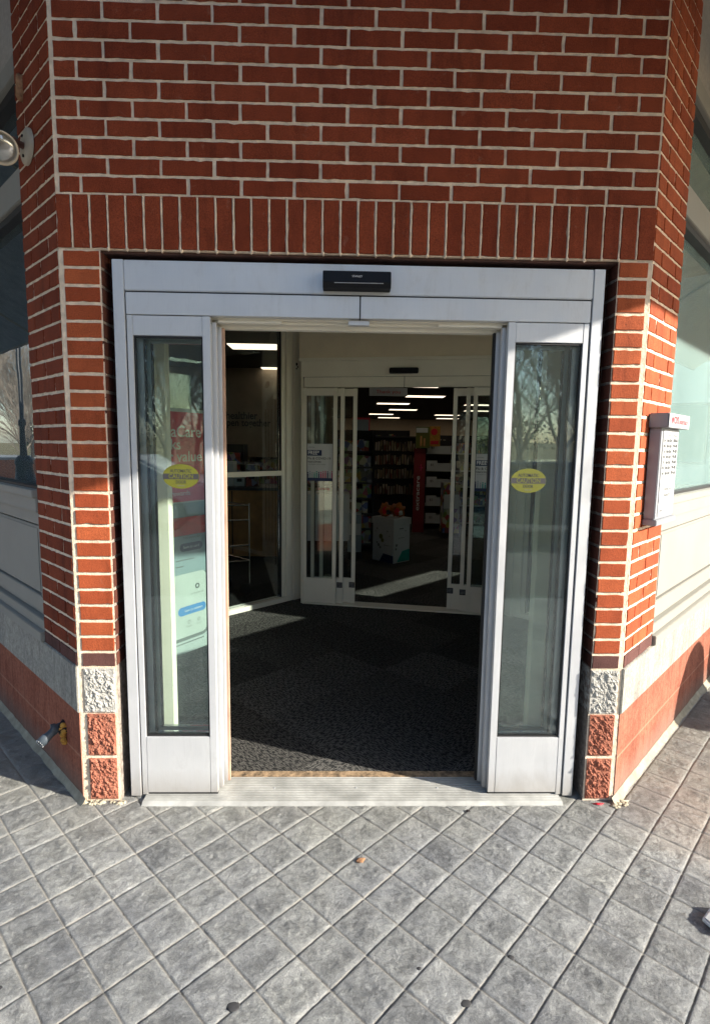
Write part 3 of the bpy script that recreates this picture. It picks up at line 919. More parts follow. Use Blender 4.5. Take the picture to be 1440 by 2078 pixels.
mb.build('door_stop', M['alu'], door, bevel=.001)

def sidelight(s):
    """s=-1 left, +1 right ; X maps distance from the door centre"""
    cx = 1.1775
    X = lambda d: cx + s * d
    def B(mb, d0, d1, y0, y1, z0, z1, m=0):
        a, b = sorted((X(d0), X(d1))); dbox(mb, a, b, y0, y1, z0, z1, m)
    # fixed leaf, front plane
    mb = MB()
    B(mb, .907, .930, .024, .050, .014, 2.064)
    B(mb, .600, .631, .024, .050, .024, 2.064)
    B(mb, .6315, .9065, .025, .049, 1.986, 2.063)
    mb_ = mb.build('door_panel', M['alu'], door, 'left fixed sidelight leaf' if s < 0 else 'right fixed sidelight leaf', bevel=.0016)
    g9 = MB(); B(g9, .602, .928, .032, .048, .0127, .0235); g9.build('shadow_strip', M['gasket'], mb_)  # black strip painted in as the shadow gap under the leaf
    k = MB(); B(k, .6315, .9065, .024, .050, .024, .284)
    k.build('kick_plate', M['alu'], mb_, bevel=.0016)
    k = MB(); B(k, .633, .905, .034, .040, .285, 1.985)
    k.build('pane', M['glass_door_dusty'], mb_)
    k = MB(); B(k, .6315, .637, .030, .046, .286, 1.984); B(k, .901, .9065, .030, .046, .286, 1.984); B(k, .638, .900, .030, .046, 1.978, 1.984); B(k, .638, .900, .030, .046, .286, .292)
    k.build('gasket', M['gasket'], mb_)
    # caution decal on the glass
    uc = .445 if s < 0 else 1.893
    d = MB(); pts = [(uc + .075 * math.cos(t), -.0325, 1.423 + .051 * math.sin(t)) for t in [2 * math.pi * i / 40 for i in range(40)]]
    front = [FR.p(p[0], -.0332, p[2]) for p in pts]; back = [FR.p(p[0], -.0338, p[2]) for p in pts]
    d.add(front + back, [tuple(range(40)), tuple(range(40, 80))])
    dc = d.build('decal', M['yellow'], mb_, 'oval yellow automatic door caution decal')
    d = MB(); hw = .0735
    d.add([FR.p(uc - hw, -.0329, 1.411), FR.p(uc + hw, -.0329, 1.411), FR.p(uc + hw, -.0329, 1.434), FR.p(uc - hw, -.0329, 1.434)], [(0, 1, 2, 3)])
    st = text('lettering', 'AUTOMATIC', FR, uc, -.0327, 1.445, .020, M['ink'], dc if False else mb_, .088, bold=.01)
    text('lettering', 'CAUTION', FR, uc, -.0326, 1.4225, .026, M['yellow'], mb_, .100, bold=.012)
    text('lettering', 'DOOR', FR, uc, -.0327, 1.399, .019, M['ink'], mb_, .042, bold=.01)
    text('lettering', 'STAND CLEAR', FR, uc, -.0327, 1.384, .008, M['ink_soft'], mb_, .030)
    d.build('decal_band', M['ink'], mb_)
    # two telescoped leaves stacked behind: each with own stiles, rails, pane
    for (y0, y1, dd0, dd1, top, bot) in ((.062, .088, .585, .915, 2.050, .022), (.100, .128, .572, .900, 2.040, .028)):
        mb = MB()
        B(mb, dd0, dd0 + .034, y0, y1, bot, top); B(mb, dd1 - .034, dd1, y0, y1, bot, top)
        B(mb, dd0 + .0345, dd1 - .0345, y0 + .002, y1 - .002, bot, bot + .262)
        B(mb, dd0 + .0345, dd1 - .0345, y0 + .002, y1 - .002, top - .07, top)
        sp = mb.build('door_panel', M['alu'], door, 'sliding leaf stacked behind the %s sidelight' % ('left' if s < 0 else 'right'), bevel=.0016)
        k = MB(); B(k, dd0 + .035, dd1 - .035, (y0 + y1) / 2 - .003, (y0 + y1) / 2 + .003, bot + .263, top - .071)
        k.build('pane', M['glass'], sp)
        k = MB(); B(k, dd0 + .0345, dd0 + .040, y0 + .006, y1 - .006, bot + .264, top - .072); B(k, dd1 - .040, dd1 - .0345, y0 + .006, y1 - .006, bot + .264, top - .072)
        k.build('gasket', M['gasket'], sp)
    # dark weather strips + rusty bottom seal at the leading edge
    k = MB(); B(k, .562, .5715, .104, .124, .03, 2.036)
    k.build('edge_seal', M['edge_tan'] if s < 0 else M['gasket'], door)
    # jamb-side post behind the leaves, reaching floor to ceiling
    k = MB(); B(k, .915, .985, .44, .51, .013, 2.75)
    k.build('inner_post', M['alu_in'], door, bevel=.002)
sidelight(-1); sidelight(1)
# sensor
mb = MB()
P = lambda x, y, z: Vector((x, y, z))
sx0, sx1 = 1.028, 1.294
sec = [(.022, 2.168), (-.022, 2.172), (-.030, 2.186), (-.034, 2.190), (-.028, 2.232), (-.012, 2.238), (.022, 2.238)]
n_ = len(sec)
mb.add([P(sx0, y, z) for y, z in sec] + [P(sx1, y, z) for y, z in sec],
       [tuple(range(n_)), tuple(range(n_, 2 * n_))] + [(i, (i + 1) % n_, n_ + (i + 1) % n_, n_ + i) for i in range(n_)])
sen = mb.build('motion_sensor', M['black_plastic'], door, bevel=.002)
mb = MB(); dbox(mb, sx0 + .045, sx1 - .03, -.0345, -.031, 2.1862, 2.1885)
mb.build('sensor_lens', M['grey_strip'], sen)
text('lettering', 'STANLEY', FR, 1.162, .0335, 2.212, .010, M['white_ink'], sen, .040)
# threshold
mb = MB()
def prof_extrude(mb, prof, x0, x1, m=0):
    n = len(prof)
    mb.add([P(x0, y, z) for y, z in prof] + [P(x1, y, z) for y, z in prof],
           [tuple(range(n)), tuple(range(n, 2 * n))] + [(i, (i + 1) % n, n + (i + 1) % n, n + i) for i in range(n)], m)
prof = [(-.038, -.01), (-.038, .003), (-.020, .012)]
y = -.020
while y < .146:
    prof += [(y + .004, .0125), (y + .0125, .0125), (y + .0135, .0095), (y + .0165, .0095), (y + .0175, .0125)]
    y += .0175
prof += [(.157, .0125), (.157, -.01)]
prof_extrude(mb, prof, .262, 2.098)
mb.build('threshold', M['sill'], door)
for i in range(5):
    mb = MB(); x = .45 + i * .37; mb.lathe((x, .075, .012), (0, 0, 1), [(0, .005), (.0014, .005), (.002, .003)], 10)
    mb.build('screw', M['grey_strip'], door)

# ================================================================== inside floor, ceiling, walls
def flat_poly(name, pts, z, mt, kind='structure'):
    mb = MB(); mb.quad([(x, y, z) for x, y in pts])
    return tag(mb.build(name, mt), kind=kind)
inn = [(.02, .19), (W - .02, .19), (W + 8.8, 9.05), (W + 8.8, 33.8), (-8.8, 33.8), (-8.8, 9.05)]
flat_poly('floor', inn, .012, M['carpet'])
mb = MB(); mb.box(XY, .262, 2.098, .158, .205, -.005, .0125)
tag(mb.build('worn_floor_edge', M['worn']), kind='structure')
ve = [(.0, .16), (W, .16), (W + 1.5, 1.5), (2.62, 2.70), (.6, 3.12), (-1.5, 1.5)]
flat_poly('ceiling', ve, 2.80, M['beige'])
st_ = [(.0, .155), (W, .155), (W + 8.9, 9.0), (W + 8.9, 33.8), (-8.9, 33.8), (-8.9, 9.0)]
flat_poly('ceiling', st_, 3.05, M['ceil'])
# far wall with warm wash
mb = MB(); mb.box(XY, -8.9, W + 8.9, 29.0, 29.1, .012, 3.045)
tag(mb.build('wall', M['store_wall']), kind='structure')

# ================================================================== INNER SLIDING DOOR
idr = thing('sliding_door', 'inner pair of open automatic doors with free vaccine posters on their glass', 'sliding door', ID.p(.968, 0, 0))
SR = 1.936
mb = MB()
mb.box(ID, -.02, SR + .02, -.12, -.01, 2.335, 2.79)
mb.build('transom_panel', M['beige'], idr)
mb = MB()
mb.box(ID, -.02, SR + .02, -.10, .012, 2.333, 2.362)
mb.box(ID, .0, SR, -.11, .004, 2.19, 2.3325)
mb.box(ID, .03, .9655, -.06, -.002, 2.095, 2.187); mb.box(ID, .9705, SR - .03, -.06, -.002, 2.095, 2.187)
mb.box(ID, .0, .018, -.11, .0, .012, 2.1895); mb.box(ID, SR - .018, SR, -.11, .0, .012, 2.1895)
mb.build('frame', M['alu_in'], idr, bevel=.002)
mb = MB(); mb.box(ID, .018, SR - .018, -.10, -.008, 2.187, 2.190); mb.box(ID, .9655, .9705, -.06, -.01, 2.095, 2.187); mb.build('header_gap', M['gasket'], idr)
mb = MB(); mb.box(ID, .02, SR - .02, -.14, .02, .0125, .022); mb.build('threshold', M['alu_in'], idr, bevel=.002)
mb = MB(); mb.box(ID, .832, 1.094, .0045, .045, 2.212, 2.262); mb.build('motion_sensor', M['black_plastic'], idr, bevel=.006)
def inner_leafs(s):
    cx = .968
    def B(mb, d0, d1, n0, n1, z0, z1):
        a, b = sorted((cx + s * d0, cx + s * d1)); mb.box(ID, a, b, n0, n1, z0, z1)
    for li, (d0, d1, n0, n1) in enumerate(((.622, .948, -.03, -.004), (.560, .880, -.064, -.038), (.445, .800, -.098, -.072))):
        mb = MB()
        B(mb, d0, d0 + .036, n0, n1, .024, 2.09); B(mb, d1 - .034, d1, n0, n1, .024, 2.09)
        B(mb, d0 + .0365, d1 - .0345, n0 + .002, n1 - .002, .026, .27); B(mb, d0 + .0365, d1 - .0345, n0 + .002, n1 - .002, 2.02, 2.088)
        p = mb.build('door_panel', M['alu_in'], idr, ('fixed leaf' if li == 0 else 'sliding leaf') + (' on the left' if s < 0 else ' on the right'), bevel=.0015)
        k = MB(); B(k, d0 + .037, d1 - .035, (n0 + n1) / 2 - .003, (n0 + n1) / 2 + .003, .271, 2.019)
        k.build('pane', M['glass_in'], p)
        k = MB(); B(k, d0 + .0365, d0 + .041, n0 + .004, n1 - .004, .272, 2.018); B(k, d1 - .039, d1 - .0345, n0 + .004, n1 - .004, .272, 2.018)
        k.build('gasket', M['gasket'], p)
        if li:
            k = MB(); B(k, d0 + .001, d0 + .056, n1, n1 + .0012, .178, .232)
            k.build('floor_label', M['ink'], p)
            for zz in (.192, .205, .218):
                k = MB(); B(k, d0 + .008, d0 + .048, n1 + .0013, n1 + .0017, zz - .0018, zz + .0018)
                k.build('printed_line', M['grey_strip'], p)
        else:
            # vaccine poster
            a, b = (.048, .318) if s < 0 else (SR - .318, SR - .048)
            z0, z1 = (1.217, 1.571) if s < 0 else (1.16, 1.50)
            k = MB(); k.box(ID, a, b, -.0150, -.0135, z0, z1)
            po = k.build('poster', M['paper'], p, 'free vaccine poster')
            h = z1 - z0; w_ = b - a
            k = MB(); k.box(ID, a - .004, a + w_ * .56, -.0134, -.0128, z0 + h * .68, z0 + h * .83); k.box(ID, a, b, -.0134, -.0128, z0, z0 + h * .085)
            k.build('poster_print', M['navy'], p)
            text('lettering', 'FREE*', ID, a + w_ * .27, -.0124, z0 + h * .755, h * .14, M['white_ink'], p, w_ * .40, bold=.02)
            text('lettering', 'Flu & COVID-19', ID, a + w_ * .47, -.0124, z0 + h * .605, h * .085, M['ink'], p, w_ * .82, bold=.01)
            text('lettering', 'vaccines', ID, a + w_ * .30, -.0124, z0 + h * .52, h * .085, M['ink'], p, w_ * .48, bold=.01)
            text('lettering', 'available here today', ID, a + w_ * .40, -.0124, z0 + h * .45, h * .04, M['ink_soft'], p, w_ * .62)
            text('lettering', 'pharmacy', ID, a + w_ * .20, -.0124, z0 + h * .91, h * .05, M['ink_soft'], p, w_ * .22)
            cols = ['navy', 'grey_blue', 'grey_blue', 'teal', 'teal', 'navy', 'pink', 'pink', 'pink', 'navy', 'grey_blue', 'pink']
            for i, cn in enumerate(cols):
                u = a + w_ * (.06 + .08 * i); hh = h * (.10 + .06 * random.random())
                k = MB(); k.box(ID, u - w_ * .022, u + w_ * .022, -.0134, -.0128, z0 + h * .086, z0 + h * .086 + hh)
                ct = ID.p(u, -.0128, z0 + h * .10 + hh + h * .012)
                k.lathe(ct, ID.n, [(-.0006, w_ * .024), (.0, w_ * .024)], 10)
                k.build('poster_print', M[cn], p)
            zt = z0 - .075
            text('lettering', 'CAUTION', ID, (a + b) / 2 + .03, -.0124, zt, .026, M['red_ink'], p, .12, bold=.01)
            text('lettering', 'AUTOMATIC DOOR', ID, (a + b) / 2 + .03, -.0124, zt - .025, .012, M['white_ink'], p, .12)
inner_leafs(-1); inner_leafs(1)

# ================================================================== GLASS PARTITIONS of the vestibule
def partition(fr, L, lab, first):
    t = thing('glass_partition', lab, 'partition', fr.p(L / 2, 0, 0))
    mb = MB()
    mb.box(fr, -.17, -.075, -.10, .03, .013, 2.79)         # wide corner post
    mb.box(fr, -.074, .004, -.08, .02, .013, 2.79)
    posts = [.030]
    mb.box(fr, .0045, .045, -.07, -.005, .06, 2.79)
    for s in (1.25, 2.50):
        if s < L: mb.box(fr, s - .03, s + .03, -.07, .0, .06, 2.79)
    mb.box(fr, .0045, L, -.085, .022, .013, .058)
    mb.box(fr, .046, L, -.06, -.002, 1.262, 1.308)
    mb.build('frame', M['alu_in'], t, bevel=.002)
    mb = MB(); mb.box(fr, .0455, .056, -.06, -.012, .06, 1.2615); mb.box(fr, .0455, .056, -.06, -.012, 1.3085, 2.78)
    mb.build('gasket', M['gasket'], t)
    for z0, z1 in ((.059, 1.261), (1.309, 2.79)):
        for a, b in ((.057, 1.219), (1.281, 2.469)):
            if a < L:
                k = MB(); k.box(fr, a, min(b, L), -.036, -.030, z0, z1); k.build('pane', M['glass_in'], t)
    mb = MB(); mb.box(fr, -.115, -.1, .0305, .036, 2.31, 2.335); mb.box(fr, -.125, -.115, .0305, .036, 2.29, 2.305); mb.box(fr, -.112, -.102, .0305, .036, 2.275, 2.287)
    mb.build('lock_marks', M['dark'], t)
    return t
partition(GP, 2.35, 'angled glass partition on the left of the vestibule with a mid rail', True)
RO = ID.p(SR + .14, 0, 0)
GP2 = Frame((RO.x, RO.y, 0), (q, -q, 0), (-q, -q, 0))
partition(GP2, 2.0, 'angled glass partition on the right of the vestibule behind the stacked leaf', False)

# ================================================================== standing poster behind the left sidelight
pu = Vector((.543, .839, 0)).normalized(); pn = Vector((pu.y, -pu.x, 0))
PS = Frame((-.099, 1.593, .012), pu, pn)
ps = thing('poster_stand', 'tall promotional floor poster with red top and phone picture behind left sidelight', 'poster stand', PS.p(.05, 0, 0))
mb = MB(); mb.box(PS, -.28, .385, -.03, 0, .0, 1.79); mb.build('board', M['white_print'], ps, bevel=.002)
mb = MB(); mb.box(PS, -.27, .378, .0005, .0015, 1.13, 1.765); mb.build('red_print', M['poster_red'], ps)
mb = MB(); mb.box(PS, -.27, .378, .0005, .0015, .885, 1.015); mb.build('red_print', M['poster_redband'], ps)
mb = MB(); mb.box(PS, -.27, .378, .0005, .0013, 1.02, 1.12); mb.box(PS, -.27, .378, .0005, .0013, .59, .88); mb.build('grey_print', M['grey_blue'], ps)
text('lettering', 'ExtraCare', PS, .075, .0022, 1.625, .115, M['white_ink'], ps, .46, bold=.012)
text('lettering', 'works', PS, -.015, .0022, 1.535, .105, M['white_ink'], ps, .27, bold=.012)
text('lettering', 'for value', PS, .115, .0022, 1.45, .105, M['white_ink'], ps, .40, bold=.012)
text('lettering', 'rewards', PS, .11, .0022, 1.19, .05, M['white_ink'], ps, .17)
# phone
mb = MB()
def rrect(fr, u0, u1, z0, z1, r, n, k=6):
    pts = []
    for (cu, cz, a0) in ((u1 - r, z0 + r, -90), (u1 - r, z1 - r, 0), (u0 + r, z1 - r, 90), (u0 + r, z0 + r, 180)):
        for i in range(k + 1):
            t = R(a0 + 90 * i / k); pts.append(fr.p(cu + r * math.cos(t), n, cz + r * math.sin(t)))
    return pts
mb.quad(rrect(PS, -.24, .350, .10, 1.10, .06, .0012)); mb.build('phone_shadow', M['ink_soft'], ps)
mb = MB(); mb.quad(rrect(PS, -.24, .338, .125, .60, .055, .0018)); mb.build('phone_print', M['paper'], ps)
mb = MB(); mb.quad(rrect(PS, .09, .30, .765, .825, .028, .0020)); mb.build('button_print', M['navy'], ps)
mb = MB(); mb.quad(rrect(PS, .06, .325, .290, .355, .030, .0022)); mb.build('button_print', M['blue'], ps)
text('lettering', 'Save to card', PS, .195, .0026, .795, .028, M['white_ink'], ps, .15)
text('lettering', 'Scan to redeem', PS, .205, .0026, .322, .028, M['white_ink'], ps, .17)
text('lettering', 'You saved $5', PS, .20, .0026, .865, .026, M['ink'], ps, .16)
text('lettering', 'Scan ExtraCare card', PS, .24, .0026, .44, .018, M['ink_soft'], ps, .12)
mb = MB(); c_ = PS.p(.245, .002, .49)
mb.lathe(c_, PS.n, [(0, .022), (.0008, .022)], 16); mb.build('icon_print', M['ink_soft'], ps)
mb = MB(); mb.lathe(PS.p(.245, .003, .49), PS.n, [(0, .009), (.0008, .009)], 12); mb.build('icon_print', M['paper'], ps)
for u in (.16, .255):
    mb = MB(); mb.lathe(PS.p(u, .002, .232), PS.n, [(0, .014), (.0008, .014)], 12); mb.build('icon_print', M['ink_soft'], ps)
    mb = MB(); mb.lathe(PS.p(u, .003, .232), PS.n, [(0, .010), (.0008, .010)], 12); mb.build('icon_print', M['paper'], ps)
    text('lettering', 'Deals' if u < .2 else 'Account', PS, u, .0026, .20, .016, M['ink_soft'], ps, .05)
for z_, a_, b_ in ((.70, .05, .22), (.655, .05, .12), (.075, .0, .30)):
    mb = MB(); mb.box(PS, a_, b_, .0013, .002, z_, z_ + .008); mb.build('printed_line', M['ink_soft'], ps)

# ================================================================== HOURS SIGN on the right pier
RS = Frame(RW.p(0, 0, 0), RW.u, RW.n)
hs = thing('hours_sign', 'grey wall-mounted opening hours sign with white face on the right brick pier', 'sign', RS.p(.25, .03, 1.23))
mb = MB()
mb.box(RS, .100, .372, .004, .050, 1.262, 1.652)
mb.build('housing', M['grey_house'], hs, bevel=.003)
mb = MB(); mb.box(RS, .085, .405, .003, .078, 1.652, 1.712); mb.build('sign_cap', M['grey_house'], hs, bevel=.003)
mb = MB(); mb.box(RS, .092, .390, .004, .060, 1.236, 1.262); mb.build('bottom_rail', M['grey_house'], hs, bevel=.003)
mb = MB(); mb.box(RS, .086, .404, .0785, .0805, 1.653, 1.711); mb.build('cap_face', M['sign_face'], hs)
mb = MB(); mb.box(RS, .130, .355, .0505, .0525, 1.275, 1.646); mb.build('face', M['sign_face'], hs)
mb = MB(); mb.box(RS, .131, .354, .0528, .0534, 1.405, 1.418); mb.box(RS, .131, .354, .0528, .0534, 1.335, 1.348); mb.build('divider_strip', M['grey_strip'], hs)
# heart emblem
mb = MB()
hp = []
for i in range(24):
    t = 2 * math.pi * i / 24
    x = 16 * math.sin(t) ** 3; y_ = 13 * math.cos(t) - 5 * math.cos(2 * t) - 2 * math.cos(3 * t) - math.cos(4 * t)
    hp.append(RS.p(.135 + x * .0009, .0812, 1.683 + y_ * .0011))
mb.quad(hp); mb.build('heart_emblem', M['red_ink'], hs)
text('lettering', 'CVS', RS, .190, .0812, 1.683, .042, M['red_ink'], hs, .070, bold=.03)
text('lettering', 'pharmacy', RS, .305, .0812, 1.681, .036, M['red_ink'], hs, .135)
text('lettering', 'Store', RS, .215, .0537, 1.622, .014, M['ink'], hs, .030)
text('lettering', 'Pharmacy', RS, .305, .0537, 1.622, .014, M['ink'], hs, .052)
for i, d in enumerate(('Sun', 'Mon', 'Tue', 'Wed', 'Thu', 'Fri', 'Sat')):
    z = 1.600 - i * .0235
    text('lettering', d, RS, .152, .0537, z, .017, M['ink'], hs, .026, bold=.02)
    text('lettering', '8am-10pm', RS, .220, .0537, z, .019, M['ink'], hs, .072, bold=.03)
    text('lettering', '10-6' if i == 0 else '9-8' if i < 6 else '9-6', RS, .310, .0537, z, .019, M['ink'], hs, .062, bold=.03)
text('lettering', 'Pharmacy closed 1:30-2:00', RS, .225, .0537, 1.430, .010, M['ink_soft'], hs, .14)
text('lettering', 'ExtraCare', RS, .248, .0537, 1.390, .018, M['ink'], hs, .10)
text('lettering', 'Hospital Ctr.', RS, .248, .0537, 1.363, .018, M['ink'], hs, .10)
text('lettering', 'Store', RS, .160, .0537, 1.322, .012, M['ink_soft'], hs, .03)
text('lettering', '1204', RS, .165, .0537, 1.297, .014, M['ink'], hs, .04)

# ================================================================== FLOOD LAMP on the left pier
fl = thing('flood_lamp', 'round outdoor flood lamp on a tan mounting plate on the left brick wing', 'wall lamp', LW.p(.255, 0, 2.75))
mb = MB(); mb.lathe(LW.p(.262, .003, 2.755), LW.n, [(0, .070), (.010, .068), (.016, .055), (.020, .03)], 28)
mb.build('mounting_plate', M['plastic_grey'], fl)
mb = MB(); mb.tube(LW.p(.262, .018, 2.790), LW.p(.262, .026, 2.790), .006); mb.tube(LW.p(.262, .018, 2.715), LW.p(.262, .026, 2.715), .006)
mb.build('screw', M['dark'], fl)
mb = MB(); mb.tube(LW.p(.262, .018, 2.752), LW.p(.225, .065, 2.742), .014, .012); mb.blob(LW.p(.22, .07, 2.738), .018, .018, .018, 2, 0)
mb.build('swivel_arm', M['reveal_metal'], fl)
hc = Vector((-.145, -.080, 2.622)); hd = Vector((.50, -.80, -.45)).normalized()
back = hc - hd * .085
mb = MB(); mb.tube(LW.p(.22, .07, 2.738), back + hd * .01, .012); mb.build('swivel_arm', M['plastic_grey'], fl)
mb = MB(); mb.lathe(back, hd, [(0, .022), (.02, .030), (.055, .046), (.075, .054), (.088, .056), (.090, .050), (.080, .046)], 32)
hd_ = mb.build('lamp_head', M['plastic_grey'], fl)
mb = MB(); mb.lathe(back, hd, [(.0805, .0455), (.088, .036), (.091, .020), (.092, .004)], 32); mb.build('lens', M['lens'], hd_)
mb = MB(); mb.lathe(back, hd, [(.060, .040), (.0785, .0455)], 32); mb.build('reflector', M['chrome'], hd_)

# ================================================================== DRAIN PIPE at the left base
dp = thing('drain_pipe', 'grey pipe elbow sticking out of a foam-sealed hole in the left base course', 'pipe', LW.p(.22, 0, .24))
cc = LW.p(.200, .003, .275)
mb = MB(); mb.blob(LW.p(.195, .000, .262), .030, .030, .040, 2, .3, 2, 5); mb.build('wall_hole', M['hole'], dp)
mb = MB()
for i in range(7):
    mb.blob(LW.p(.180 + .006 * math.sin(i * 2), .010 + .004 * (i % 2), .285 - i * .013), .014, .012, .013, 2, .5, 3, i)
mb.build('foam_seal', M['foam'], dp)
mb = MB()
p0 = LW.p(.205, -.02, .270); p1 = LW.p(.212, .030, .266); p2 = LW.p(.200, .075, .245)
p3 = p1 + ((Vector((-.225, .035, .205)) + LW.n * .02) - p1) * .60
mb.lathe(p0, p1 - p0, [(0, .021), ((p1 - p0).length, .021), ((p1 - p0).length + .004, .026), ((p1 - p0).length + .02, .026)], 18)
mb.tube(p1, p3, .018, .019, 16)
d_ = (p3 - p1).normalized()
mb.lathe(p3 - d_ * .035, d_, [(0, .022), (.035, .0225), (.036, .017), (.02, .016)], 18)
mb.build('pipe_elbow', M['pvc'], dp)
mb = MB()
for i in range(12):
    t = 2 * math.pi * i / 12; x = d_.orthogonal().normalized(); y_ = d_.cross(x)
    mb.blob(p3 + x * .019 * math.cos(t) + y_ * .019 * math.sin(t), .003, .003, .004, 1, .3, 2, i)
mb.build('ragged_lip', M['paper'], dp)

# ================================================================== small things on the ground and wall
def litter(name, label, cat, mt, c, r, amp=.4, seed=1, sub=2, group=None):
    mb = MB(); mb.blob(c, r[0], r[1], r[2], sub, amp, 2.5, seed)
    return tag(mb.build(name, mt, None), label, cat, group)
for i, (x, y_, r) in enumerate(((.824, -.899, .019), (1.477, -.896, .017), (.145, -.838, .020), (1.36, -.79, .007), (1.648, -.757, .012))):
    labs = ('large black gum spot on the paving at bottom centre', 'dark gum spot on the paving right of bottom centre', 'black elongated stain across a joint at lower left',
            'tiny black spot beside a joint right of centre', 'faint dark gum spot on a paving tile at right')
    litter('gum_spot', labs[i], 'gum spot', M['gum'], (x, y_, -.0002), (r, r * (.75 if i != 2 else .45), .0022), .35, i, group='old gum spots on the paving')
litter('stone_chip', 'dry tan leaf scrap lying on the grey paving', 'leaf scrap', M['mud'], (1.197, -.357, .004), (.016, .012, .004), .9, 3)
litter('pebble', 'small dark pebble on the paving just outside the threshold', 'pebble', M['hole'], (1.668, -.075, .005), (.010, .006, .005), .5, 6)
litter('red_wrapper', 'crumpled red wrapper scrap at the foot of the right jamb', 'litter', M['red_ink'], (2.255, -.028, .004), (.024, .007, .003), .8, 8)
litter('mud_nest', 'tan mud dauber nest on the brick at top centre', 'mud nest', M['mud'], FR.p(1.232, .006, 3.285), (.028, .010, .026), .6, 2)
litter('mud_nest', 'tan mud patch on the left brick wing above the flood lamp', 'mud nest', M['mud'], LW.p(.315, .004, 3.00), (.018, .020, .055), .7, 5)
# folding board foot entering at the right edge
bf = thing('sign_board', 'grey board with white edging poking in at the right edge of the paving', 'board', (2.42, -.66, .0))
mb = MB()
def prism(mb, pts, z0, z1, m=0):
    n = len(pts); mb.add([(x, y, z0) for x, y in pts] + [(x, y, z1) for x, y in pts], [tuple(range(n)), tuple(range(n, 2 * n))] + [(i, (i + 1) % n, n + (i + 1) % n, n + i) for i in range(n)], m)
prism(mb, [(2.319, -.642), (2.335, -.695), (2.70, -.80), (2.76, -.62), (2.385, -.590)], .012, .022); mb.build('edging', M['paper'], bf, bevel=.001)
mb = MB(); prism(mb, [(2.327, -.643), (2.341, -.688), (2.70, -.79), (2.75, -.625), (2.388, -.598)], .0225, .0255); mb.build('board_face', M['grey_strip'], bf)
mb = MB(); prism(mb, [(2.34, -.65), (2.35, -.68), (2.68, -.77), (2.72, -.64), (2.39, -.61)], .0, .0115); mb.build('rubber_pad', M['tyre'], bf)
# unseen domed shapes added on the right to throw the rounded shadow
def domed_caster(x, y, h, r, label):
    bn = thing('shadow_caster', label, 'shadow caster', (x, y, 0))
    mb = MB(); mb.lathe((x, y, 0), (0, 0, 1), [(0, r * .85), (.03, r * .92), (h - .42, r * .97), (h - .40, r), (h - .36, r)], 28); mb.build('body', M['iron'], bn)
    mb = MB(); mb.lathe((x, y, h - .36), (0, 0, 1), [(0, r * .98), (.10, r * .95), (.2, r * .82), (.30, r * .5), (.35, r * .15)], 28); mb.build('lid', M['iron'], bn)
domed_caster(5.30, .113, 1.34, .33, 'unseen dark domed shadow caster added outside the right window wall')
domed_caster(5.85, .65, 1.55, .30, 'unseen taller dark shadow caster added further along the right window wall')

# ================================================================== STORE INTERIOR THINGS
# ceiling lights
cl = thing('ceiling_light', 'long lit ceiling panel inside the shop', 'ceiling light', (0, 0, 3.02), 'lit panels in rows on the shop ceiling')
mb = MB(); mb.box(XY, -.56, .56, -.22, .22, .0, .012); mb.build('diffuser', M['tube'], cl, bevel=.003)
mb = MB(); mb.box(XY, -.60, .60, -.26, .26, .0125, .029); mb.build('light_frame', M['shelf_dark'], cl)
kids = list(cl.children)
LOC[cl.name] = Vector((0, 0, 3.02))
for kq in kids: kq.data.transform(Matrix.Translation((0, 0, 3.02)))
spots = []
for yy in (6.4, 8.9, 11.6, 14.4, 17.4, 20.6, 24.0, 27.2):
    for xx in (-6.2, -3.1, -.1, 3.2, 6.3, 9.4):
        if xx < -yy + 2.6 or xx > yy + W - 3.0: continue
        spots.append((xx + .35 * math.sin(yy), yy))
first = True
cl['label'] = 'lit ceiling panel in the shop ceiling grid'
for (x, y_) in spots:
    if first:
        o = cl; first = False
    else:
        o = cl.copy(); col.objects.link(o)
        for ch in kids:
            c = ch.copy(); col.objects.link(c); c.parent = o
    o.location = (x, y_, 3.02)

def shelf_unit(name, label, cat, x0, x1, y0, y1, h, levels, mt, hdr=None, front=True):
    t = thing(name, label, cat, ((x0 + x1) / 2, (y0 + y1) / 2, .012))
    mb = MB(); mb.box(XY, x0, x1, (y0 + y1) / 2 - .02, (y0 + y1) / 2 + .02, .012, h)
    mb.box(XY, x0, x0 + .03, y0, y1, .012, h); mb.box(XY, x1 - .03, x1, y0, y1, .012, h)
    mb.build('shelf_frame', M['shelf_dark'], t)
    for i in range(levels):
        z = .10 + (h - .2) * i / levels
        s = MB(); s.box(XY, x0 + .031, x1 - .031, y0, y1, z, z + .025); so_ = s.build('shelf', M['shelf'], t)
        s = MB(); x = x0 + .05
        while x < x1 - .1:
            ww = random.uniform(.05, .13); hh = random.uniform(.55, .92) * (h - .2) / levels
            s.box(XY, x, min(x + ww, x1 - .04), y0 + random.uniform(.01, .05), y0 + .22, z + .026, z + .026 + hh)
            x += ww + .005
        s.build('goods', mt, t)
    return t
shelf_unit('shop_shelf', 'dark shelf of small packets just inside the left of the inner doorway', 'shelf', 1.00, 1.58, 5.75, 6.2, 1.78, 7, M['prod_a'])
shelf_unit('shop_shelf', 'tall goods shelf behind the donation box to the far left', 'shelf', -1.5, 1.3, 9.5, 10.0, 1.7, 5, M['prod_a'])
shelf_unit('shop_shelf', 'low gondola shelf deep in the shop on the right', 'shelf', 3.2, 6.5, 11.0, 11.5, 1.6, 5, M['prod_a'])
shelf_unit('shop_shelf', 'goods shelf seen through the left partition below the slogan', 'shelf', -2.6, -.7, 8.0, 8.4, 1.55, 5, M['prod_a'])
